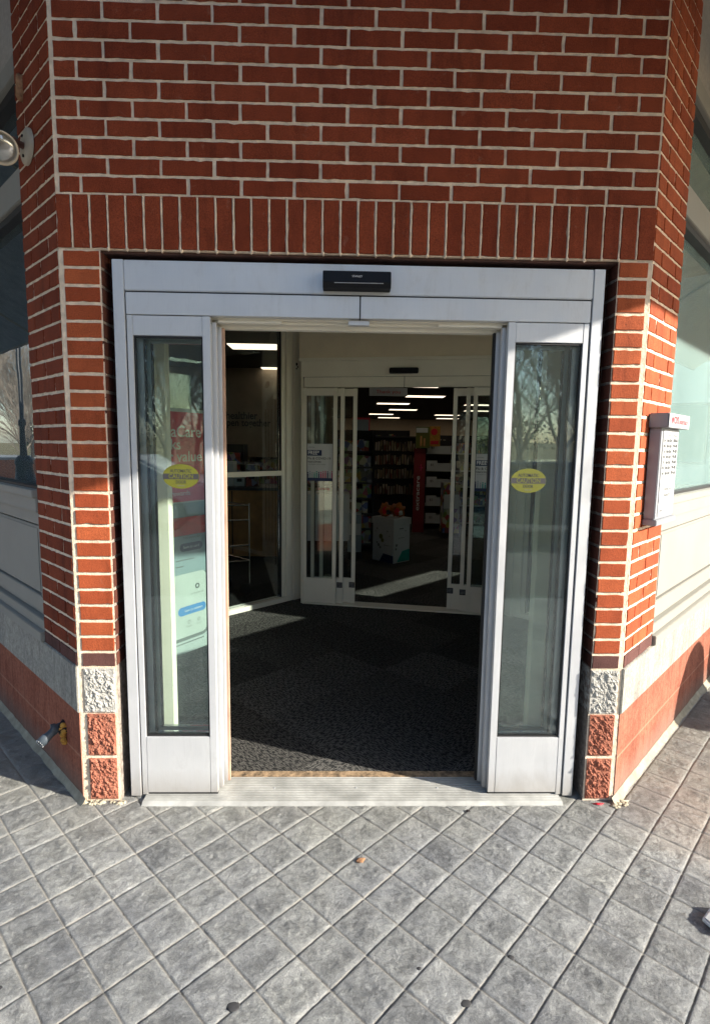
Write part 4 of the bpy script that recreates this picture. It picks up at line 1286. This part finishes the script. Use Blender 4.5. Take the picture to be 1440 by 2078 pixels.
for i, (x0, x1, y0, h, lb) in enumerate(((-7.5, -3.0, 10.5, 1.7, 'long goods shelf far behind the slogan board'), (1.2, 3.0, 13.5, 2.0, 'tall goods shelf behind the peg rack in the middle of the shop'),
                                      (3.4, 6.8, 14.5, 1.9, 'long goods shelf near the back of the shop on the right'), (.2, 2.6, 17.5, 2.1, 'farthest tall goods shelf below the warm back wall'))):
    shelf_unit('shop_shelf', lb, 'shelf', x0, x1, y0, y0 + .5, h, 5, M['prod_a'])
for i, (x, y_, w_, h_, mn, lb) in enumerate(((2.95, 7.1, .30, .95, 'prod_a', 'stack of small cartons on the floor beside the bin shelf'), (1.28, 5.35, .22, .62, 'grey_blue', 'blue-grey floor tub left of the donation box'))):
    t = thing('floor_display', lb, 'display', (x, y_, .012))
    mb = MB(); mb.box(XY, x - w_ / 2, x + w_ / 2, y_ - .15, y_ + .15, .012, .10); mb.build('display_base', M['shelf_dark'], t)
    mb = MB(); mb.box(XY, x - w_ / 2 + .01, x + w_ / 2 - .01, y_ - .14, y_ + .14, .101, h_); mb.build('display_body', M[mn], t, bevel=.006)
    mb = MB(); mb.box(XY, x - w_ / 2 + .02, x + w_ / 2 - .02, y_ - .146, y_ - .141, h_ * .55, h_ * .8); mb.build('display_label', M['paper'], t)
# peg rack with hanging packets
pr = thing('peg_rack', 'peg rack with rows of hanging packets behind the donation box', 'display rack', (2.15, 8.6, .012))
mb = MB(); mb.box(XY, 1.70, 2.62, 8.6, 8.66, .012, 1.72); mb.build('back_board', M['shelf_dark'], pr)
mb = MB(); mb.box(XY, 1.68, 2.64, 8.50, 8.68, 1.72, 1.75); mb.build('top_rail', M['shelf'], pr)
for r_, z in enumerate((1.46, 1.20, .93, .62)):
    mb = MB(); x = 1.74
    while x < 2.58:
        hh = random.uniform(.15, .21); zz = z + random.uniform(-.01, .01)
        mb.box(XY, x, x + .036, 8.50, 8.515, zz, zz + hh); x += .052
    mb.build('hanging_packets', M['prod_b'], pr)
    mb = MB()
    x = 1.76
    while x < 2.6: mb.tube((x, 8.60, z + .21), (x, 8.44, z + .215), .004, k=5); x += .052
    mb.build('peg_hooks', M['chrome'], pr)
# red end panel + yellow sign
M['dark_red'] = plain('dark_red_board', (.24, .015, .022), .5)
rp = thing('end_panel', 'tall red shelf end panel with white vertical lettering', 'panel', (2.50, 7.6, .012))
mb = MB(); mb.box(XY, 2.385, 2.585, 7.60, 7.66, .012, 1.515); mb.build('board', M['dark_red'], rp)
text('lettering', 'extracare', FR, 2.46, -7.595, .72, .10, M['white_ink'], rp, .62, rot=R(90), bold=.01)
mb = MB(); mb.box(XY, 2.50, 2.515, 7.592, 7.5985, 1.12, 1.24); mb.box(XY, 2.475, 2.54, 7.592, 7.5985, 1.17, 1.19); mb.build('cross_print', M['pink'], rp)
ys = thing('price_sign', 'yellow clearance sign above the red shelf end', 'sign', (2.5, 7.55, 1.52))
mb = MB(); mb.box(XY, 2.395, 2.640, 7.52, 7.54, 1.53, 1.90); mb.build('sign_face', M['yellow'], ys)
mb = MB(); mb.box(XY, 2.40, 2.60, 7.512, 7.518, 1.80, 1.88); mb.build('printed_band', M['paper'], ys)
mb = MB(); mb.box(XY, 2.47, 2.50, 7.512, 7.518, 1.56, 1.74); mb.box(XY, 2.53, 2.56, 7.512, 7.518, 1.56, 1.70); mb.build('printed_mark', M['wood'], ys)
ys = thing('price_sign', 'orange and red sign beside the yellow one', 'sign', (2.75, 7.75, 1.56))
mb = MB(); mb.box(XY, 2.665, 2.86, 7.74, 7.76, 1.56, 1.92); mb.build('sign_face', M['foam'], ys)
mb = MB(); mb.lathe((2.75, 7.735, 1.82), (0, -1, 0), [(0, .06), (.003, .06)], 16); mb.box(XY, 2.69, 2.83, 7.732, 7.738, 1.60, 1.66); mb.build('printed_mark', M['red_ink'], ys)
# bin shelf
bs_ = thing('bin_shelf', 'shelf of white price-tagged bins on the right of the inner doorway', 'shelf', (3.0, 8.2, .012))
mb = MB(); mb.box(XY, 2.63, 2.66, 8.0, 8.5, .012, 1.68); mb.box(XY, 2.63, 3.8, 8.46, 8.5, .012, 1.68); mb.build('shelf_frame', M['shelf_dark'], bs_)
for i, z in enumerate((1.42, 1.10, .80, .45, .12)):
    mb = MB(); mb.box(XY, 2.665, 3.8, 8.0, 8.455, z, z + .02); mb.build('shelf', M['white_print'], bs_)
    mb = MB(); mb.box(XY, 2.67, 2.86, 7.96, 7.99, z + .01, z + .20); mb.box(XY, 2.87, 3.12, 8.02, 8.3, z + .021, z + .15); mb.build('bin', M['white_print'], bs_)
    text('lettering', '$5', FR, 2.765, -7.955, z + .12, .06, M['ink'], bs_, .06)
    mb = MB(); x = 3.14
    while x < 3.75: mb.box(XY, x, x + .07, 8.03, 8.3, z + .021, z + .021 + random.uniform(.1, .2)); x += .09
    mb.build('goods', M['prod_a'], bs_)
# hanging sign in the ceiling
hg = thing('hanging_sign', 'white sign hanging from the shop ceiling above the inner doorway', 'sign', (1.90, 7.5, 2.44))
mb = MB(); mb.box(XY, 1.56, 2.22, 7.49, 7.51, 2.42, 2.56); mb.build('sign_face', M['white_print'], hg)
mb = MB(); mb.tube((1.62, 7.5, 2.56), (1.62, 7.5, 3.04), .004, k=5); mb.tube((2.16, 7.5, 2.56), (2.16, 7.5, 3.04), .004, k=5); mb.build('hanging_wire', M['chrome'], hg)
text('lettering', 'Thank you', FR, 1.89, -7.485, 2.49, .08, M['red_ink'], hg, .42)
# red topped fixture
sf = thing('ceiling_screen', 'dark menu board with red edge high on the far left of the shop', 'board', (1.45, 8.4, 1.85))
mb = MB(); mb.box(XY, 1.30, 1.60, 8.38, 8.42, 1.82, 2.05); mb.build('screen', M['grey_blue'], sf)
mb = MB(); mb.box(XY, 1.28, 1.62, 8.37, 8.43, 2.051, 2.085); mb.box(XY, 1.601, 1.62, 8.37, 8.43, 1.82, 2.05); mb.build('screen_frame', M['poster_red'], sf)
# donation box
BXc = Vector((1.515, 5.18, .012)); bu = Vector((1.766 - 1.49, 4.979 - 5.291, 0)); L1 = bu.length; bu.normalize()
bv = Vector((-bu.y, bu.x, 0)); BXF = Frame(BXc, bu, bv)
L2 = .34
bx = thing('donation_box', 'white printed cardboard donation box with a lid standing inside the shop', 'box', BXF.p(L1 / 2, L2 / 2, 0))
mb = MB(); mb.box(BXF, .012, L1 - .012, .012, L2 - .012, 0, .50); mb.build('body', M['white_print'], bx, bevel=.003)
mb = MB(); mb.box(BXF, 0, L1, 0, L2, .505, .595); mb.build('lid', M['white_print'], bx, bevel=.003)
def mark(mb, u0, u1, z0, z1): mb.box(BXF, u0, u1, .0095, .0115, z0, z1)
mb = MB(); mb.lathe(BXF.p(.17, .0115, .34), -BXF.n, [(0, .035), (.0015, .035)], 9); mb.lathe(BXF.p(.20, .0115, .29), -BXF.n, [(0, .028), (.0015, .028)], 7)
mb.build('flower_print', M['yellow'], bx)
mb = MB()
for (u, z, r) in ((.10, .44, .012), (.29, .42, .012), (.13, .22, .022), (.16, .19, .018), (.10, .25, .014), (.07, .40, .008), (.33, .36, .009)):
    mb.lathe(BXF.p(u, .0115, z), -BXF.n, [(0, r), (.0015, r)], 7)
mark(mb, .22, .33, .225, .231); mb.build('ink_print', M['ink_soft'], bx)
mb = MB(); mb.quad([BXF.p(.15, .0105, .0), BXF.p(L1 - .014, .0105, .0), BXF.p(L1 - .014, .0105, .10), BXF.p(.22, .0105, .115)]); mb.build('teal_print', M['navy'], bx)
mb = MB(); mb.quad([BXF.p(L1 - .0105, .08, .01), BXF.p(L1 - .0105, L2 - .014, .01), BXF.p(L1 - .0105, L2 - .014, .17), BXF.p(L1 - .0105, .18, .15)]); mb.build('teal_print', M['teal'], bx)
mb = MB()
for (v_, z, r) in ((.07, .24, .02), (.06, .19, .016), (.24, .42, .01)): mb.lathe(BXF.p(L1 - .0115, v_, z), BXF.u, [(0, r), (.0015, r)], 7)
mb.box(BXF, L1 - .0115, L1 - .010, .12, .2, .45, .465); mb.box(BXF, L1 - .0115, L1 - .010, .10, .22, .33, .336); mb.build('ink_print', M['ink_soft'], bx)
for i, (u, v_, mt_, nm_) in enumerate(((.13, .13, 'foam', 'orange and red gift bag lying on the left of the box lid'), (.29, .20, 'foam', 'orange and white plush lying on the right of the box lid'))):
    t = thing('gift_bag', nm_, 'bag', BXF.p(u, v_, .608))
    mb = MB(); mb.blob(BXF.p(u, v_, .608 + .08), .085, .075, .085, 3, .6, 2.2, i + 4); mb.build('bag_body', M['bag'], t)
    mb = MB(); mb.blob(BXF.p(u + .03, v_ - .045, .608 + .075), .035, .035, .05, 2, .5, 3, i + 9); mb.build('red_patch', M['red_ink'], t)
    mb = MB(); mb.blob(BXF.p(u + .07, v_ - .02, .608 + .055), .03, .03, .035, 2, .5, 3, i + 19); mb.build('bow', M['paper'] if i else M['ink'], t)
# slogan wall + counter + cart seen through the left partition
sb = thing('slogan_board', 'beige board with black slogan seen through the left partition', 'board', (-.9, 8.9, 1.7))
mb = MB(); mb.box(XY, -7.5, .9, 8.9, 8.95, 1.30, 3.04); mb.build('board', M['slogan'], sb)
text('lettering', 'healthier', FR, -.90, -8.88, 2.11, .20, M['ink'], sb, .62, bold=.02)
text('lettering', 'happen together', FR, -.88, -8.88, 1.97, .20, M['ink'], sb, 1.10, bold=.02)
ct = thing('checkout_counter', 'brown wooden checkout counter behind the left partition', 'counter', (-1.2, 5.6, .012))
mb = MB(); mb.box(XY, -2.8, .22, 5.3, 5.9, .012, .93); mb.build('counter_front', M['wood'], ct)
mb = MB(); mb.box(XY, -2.85, .26, 5.25, 5.95, .93, .97); mb.build('counter_top', M['shelf'], ct)
for x in (-2.2, -1.6, -1.0, -.4):
    mb = MB(); mb.box(XY, x, x + .012, 5.286, 5.299, .05, .92); mb.build('panel_joint', M['shelf_dark'], ct)
for i, (x, w_, h_, mn, lb) in enumerate(((-.55, .30, .34, 'paper', 'white carton on the checkout counter, behind the printed card'), (-.15, .16, .30, 'prod_a', 'narrow packet display at the right end of the checkout counter'),
                                  (-.95, .22, .22, 'grey_blue', 'pale blue box on the checkout counter'), (-.32, .14, .18, 'white_print', 'small white tag box at the front of the counter'), (-1.5, .4, .3, 'prod_a', 'wide goods display at the left of the checkout counter'))):
    t = thing('counter_box', lb, 'box', (x, 5.6, .972), 'boxes standing on the checkout counter')
    mb = MB(); mb.box(XY, x - w_ / 2, x + w_ / 2, 5.45, 5.7, .972, .972 + h_); mb.build('carton', M[mn], t, bevel=.004)
    mb = MB(); mb.box(XY, x - w_ / 4, x + w_ / 4, 5.445, 5.449, .972 + h_ * .35, .972 + h_ * .6); mb.build('label_patch', M['ink'], t)
# chrome trolley rails
tr = thing('trolley', 'chrome shopping trolley parked against the inner side of the left partition', 'shopping trolley', (-.05, 3.75, .012))
TF = Frame(GP.p(.42, -.62, .012), GP.u, GP.n)
mb = MB()
for z in (.36, .52, .78, .93):
    mb.tube(TF.p(-.30, .18, z), TF.p(.5, .18, z + .05), .009, k=8)
for u in (-.30, .05, .45):
    mb.tube(TF.p(u, .18, .12), TF.p(u, .18, .95), .008, k=8)
for z in (.36, .93):
    mb.tube(TF.p(-.30, -.18, z), TF.p(.5, -.18, z + .05), .009, k=8)
    mb.tube(TF.p(-.30, -.18, z), TF.p(-.30, .18, z), .009, k=8); mb.tube(TF.p(.5, -.18, z + .05), TF.p(.5, .18, z + .05), .009, k=8)
mb.build('basket_rails', M['chrome'], tr)
for u in (-.25, .4):
    for n_ in (-.17, .17):
        mb = MB(); mb.lathe(TF.p(u, n_ - .012, .062), TF.n, [(0, .06), (.024, .06)], 16); mb.build('wheel', M['tyre'], tr)
# white freezer / bin seen through the inner left leaf
fz = thing('white_chest', 'white chest behind the inner left glass leaf', 'chest', (.95, 4.3, .012))
mb = MB(); mb.box(XY, .62, 1.20, 4.25, 4.7, .42, .98); mb.build('chest_body', M['paper'], fz, bevel=.01)
mb = MB(); mb.box(XY, .64, 1.18, 4.27, 4.68, .012, .419); mb.build('chest_base', M['shelf_dark'], fz)

# ================================================================== OUTDOORS BEHIND THE CAMERA (seen in the glass)
def make_tree(seed, h, label):
    rnd = random.Random(seed)
    t = thing('bare_tree', label, 'tree', (0, 0, 0), 'bare trees across the road')
    tr_ = MB(); cr = MB()
    def grow(p, d, r, L, lev):
        steps = 3 if lev < 3 else 2
        for i in range(steps):
            d2 = (d + Vector((rnd.uniform(-.18, .18), rnd.uniform(-.18, .18), rnd.uniform(-.03, .12)))).normalized()
            p2 = p + d2 * (L / steps); r2 = r * .86
            (tr_ if lev == 0 else cr).tube(p, p2, r, r2, 6 if lev < 2 else 3, 0, False)
            if lev < 4:
                for _ in range(3 if lev == 0 else 2):
                    a = rnd.uniform(0, 2 * math.pi); sp = rnd.uniform(.5, 1.0)
                    dd = (d2 + Vector((math.cos(a) * sp, math.sin(a) * sp, rnd.uniform(-.1, .35)))).normalized()
                    grow(p2, dd, max(.0055, r2 * .46), L * rnd.uniform(.55, .8), lev + 1)
            p, d, r = p2, d2, r2
        if lev < 4: grow(p, d, r * .8, L * .7, lev + 1)
    grow(Vector((0, 0, -.3)), Vector((0, 0, 1)), h * .014, h * .30, 0)
    tr_.build('trunk', M['bark'], t); cr.build('crown', M['bark'], t)
    return t
protos = [make_tree(3, 9, 'bare branching tree on the bank across the road'), make_tree(11, 11, 'taller bare tree on the bank across the road')]
tp = []
rnd = random.Random(5)
for i in range(22):
    ang = -100 + 84 * i / 21 + rnd.uniform(-2, 2)
    tp.append((1 + 24 * math.sin(R(ang)) * rnd.uniform(.85, 1.25), -16 - rnd.uniform(0, 10) if abs(ang) < 60 else -24 * math.cos(R(ang)) - rnd.uniform(-6, 10)))
tp = [(x, y) for x, y in tp]
for i in range(17): tp.append((-10 + 1.4 * i + rnd.uniform(-.5, .5), -14.2 - rnd.uniform(0, 5)))
for i in range(8): tp.append((-19 - rnd.uniform(0, 6), 8 + 1.6 * i + rnd.uniform(-.5, .5)))
for y in (4, 9, 14, 20): tp.append((-26 - rnd.uniform(0, 10), y + rnd.uniform(-2, 2)))
for i, (x, y) in enumerate(tp):
    p = protos[i % 2]
    if i < 2: o = p
    else:
        o = p.copy(); col.objects.link(o)
        for ch in p.children:
            c = ch.copy(); col.objects.link(c); c.parent = o
    o.location = (x, y, .2 if y > -14 else .6); o.rotation_euler = (0, 0, rnd.uniform(0, 6.28)); s = rnd.uniform(.75, 1.15)
    o.scale = (s, s, s)
# evergreen undergrowth far off
mb = MB(); rnd = random.Random(9)
for i in range(22000):
    a = R(rnd.uniform(150, 305)); rr_ = rnd.uniform(33, 40)
    x = rr_ * math.cos(a); y = rr_ * math.sin(a); z = rnd.uniform(.3, 1) * (2.6 + 1.6 * noise.noise(Vector((x * .15, y * .15, 0)))) + .6
    if x > 14: continue
    s = rnd.uniform(.05, .12); d = Vector((rnd.uniform(-1, 1), rnd.uniform(-1, 1), rnd.uniform(-1, 1))).normalized(); e = d.orthogonal().normalized()
    c = Vector((x, y, z)); mb.quad([c + d * s, c + e * s * .6, c - d * s, c - e * s * .6])
tag(mb.build('undergrowth', M['leaf']), 'distant evergreen thicket behind the bare trees', 'thicket', kind='stuff')
# low brick wall and street lamp on the left, mirrored in the left window
lw = thing('low_wall', 'low sunlit brick wall reflected in the left window', 'wall', (-13, 7.5, 0))
LF = Frame((-14.6, 9.6, 0), (.5, .866, 0), (.866, -.5, 0))
mb = MB(); mb.box(LF, -9, 9, -.15, .15, -.1, .98); mb.build('wall_body', M['low_brick'], lw)
mb = MB(); mb.box(LF, -9, 9, -.2, .2, .981, 1.05); mb.build('coping', M['concrete'], lw)
sl_ = thing('street_lamp', 'black street lamp post on a plinth reflected in the left window', 'street lamp', (-11.55, 6.85, 0))
sp_ = Vector((-11.55, 6.85, 0))
mb = MB(); mb.lathe(sp_, (0, 0, 1), [(0, .3), (.55, .3), (.60, .24), (.95, .20), (1.0, .22), (1.1, .20), (1.2, .12)], 16); mb.build('plinth', M['iron'], sl_)
mb = MB(); mb.lathe(sp_ + Vector((0, 0, 1.2)), (0, 0, 1), [(0, .08), (.7, .07), (.75, .10), (.85, .10), (.9, .055), (3.4, .045)], 14); mb.build('pole', M['iron'], sl_)
mb = MB(); mb.lathe(sp_ + Vector((0, 0, 4.6)), (0, 0, 1), [(0, .12), (.3, .2), (.5, .22), (.7, .05)], 14); mb.build('lamp_head', M['iron'], sl_)
# parked cars
def car(loc, rz, mt, label):
    t = thing('parked_car', label, 'car', loc, 'cars parked across the road')
    prof = [(-2.2, .35), (-2.25, .75), (-2.0, .95), (-1.25, 1.0), (-.65, 1.42), (.75, 1.45), (1.5, 1.05), (2.1, .95), (2.25, .7), (2.2, .35)]
    mb = MB(); n = len(prof); secs = []
    for yv, ins in ((-.9, .0), (-.78, .0), (.78, 0), (.9, 0)):
        for (x, z) in prof:
            k = 1.0 if abs(yv) < .85 else (.97 if z < 1.1 else .9)
            yy = yv if z < 1.1 else yv * .80
            secs.append(Vector(loc) + Vector((x * k, yy, z if abs(yv) < .85 else z - .03)))
    F = [tuple(range(n)), tuple(range(3 * n, 4 * n))]
    for s in range(3):
        for i in range(n): F.append((s * n + i, s * n + (i + 1) % n, (s + 1) * n + (i + 1) % n, (s + 1) * n + i))
    mb.add(secs, F, 0, False); mb.build('body', mt, t, bevel=.04)
    mb = MB(); L = Vector(loc)
    for sy in (-1, 1):
        mb.add([L + Vector((-1.0, sy * .80, 1.04)), L + Vector((1.25, sy * .80, 1.06)), L + Vector((.68, sy * .755, 1.38)), L + Vector((-.58, sy * .755, 1.36))], [(0, 1, 2, 3)])
    mb.build('window', M['black_plastic'], t)
    for x in (-1.35, 1.35):
        for sy in (-1, 1):
            k = MB(); k.lathe(L + Vector((x, sy * .72, .33)), (0, sy, 0), [(0, .33), (.2, .33), (.22, .28)], 20); w_ = k.build('wheel', M['tyre'], t)
            k = MB(); k.lathe(L + Vector((x, sy * .925, .33)), (0, sy, 0), [(0, .2), (.02, .18)], 14); k.build('rim', M['chrome'], w_)
    t.rotation_euler = (0, 0, rz)
    return t
car((4.6, -8.2, -.13), R(6), M['car_paint'], 'dark blue parked car mirrored in the right sidelight')
car((-3.6, -9.0, -.13), R(-4), M['white_print'], 'silver parked car mirrored in the left sidelight')

# pale building over on the right, mirrored in the right window
pb = thing('pale_building', 'pale low building across the car park reflected in the right window', 'building', (24, 13, 0))
BFr = Frame((19, 18, 0), (.45, -.89, 0), (-.89, -.45, 0))
mb = MB(); mb.box(BFr, -14, 12, -8, 0, -.1, 5.2); mb.build('wall', M['pale_wall'], pb)
mb = MB(); mb.box(BFr, -14.2, 12.2, -8.2, .25, 5.201, 5.7); mb.build('roof', M['concrete'], pb)
for i in range(7):
    u = -12 + 3.5 * i
    mb = MB(); mb.box(BFr, u, u + 1.8, .0, .05, 1.0, 3.4); wn_ = mb.build('window', M['trim'], pb)
    mb = MB(); mb.box(BFr, u + .1, u + 1.7, .051, .06, 1.1, 3.3); mb.build('pane', M['film'], wn_)
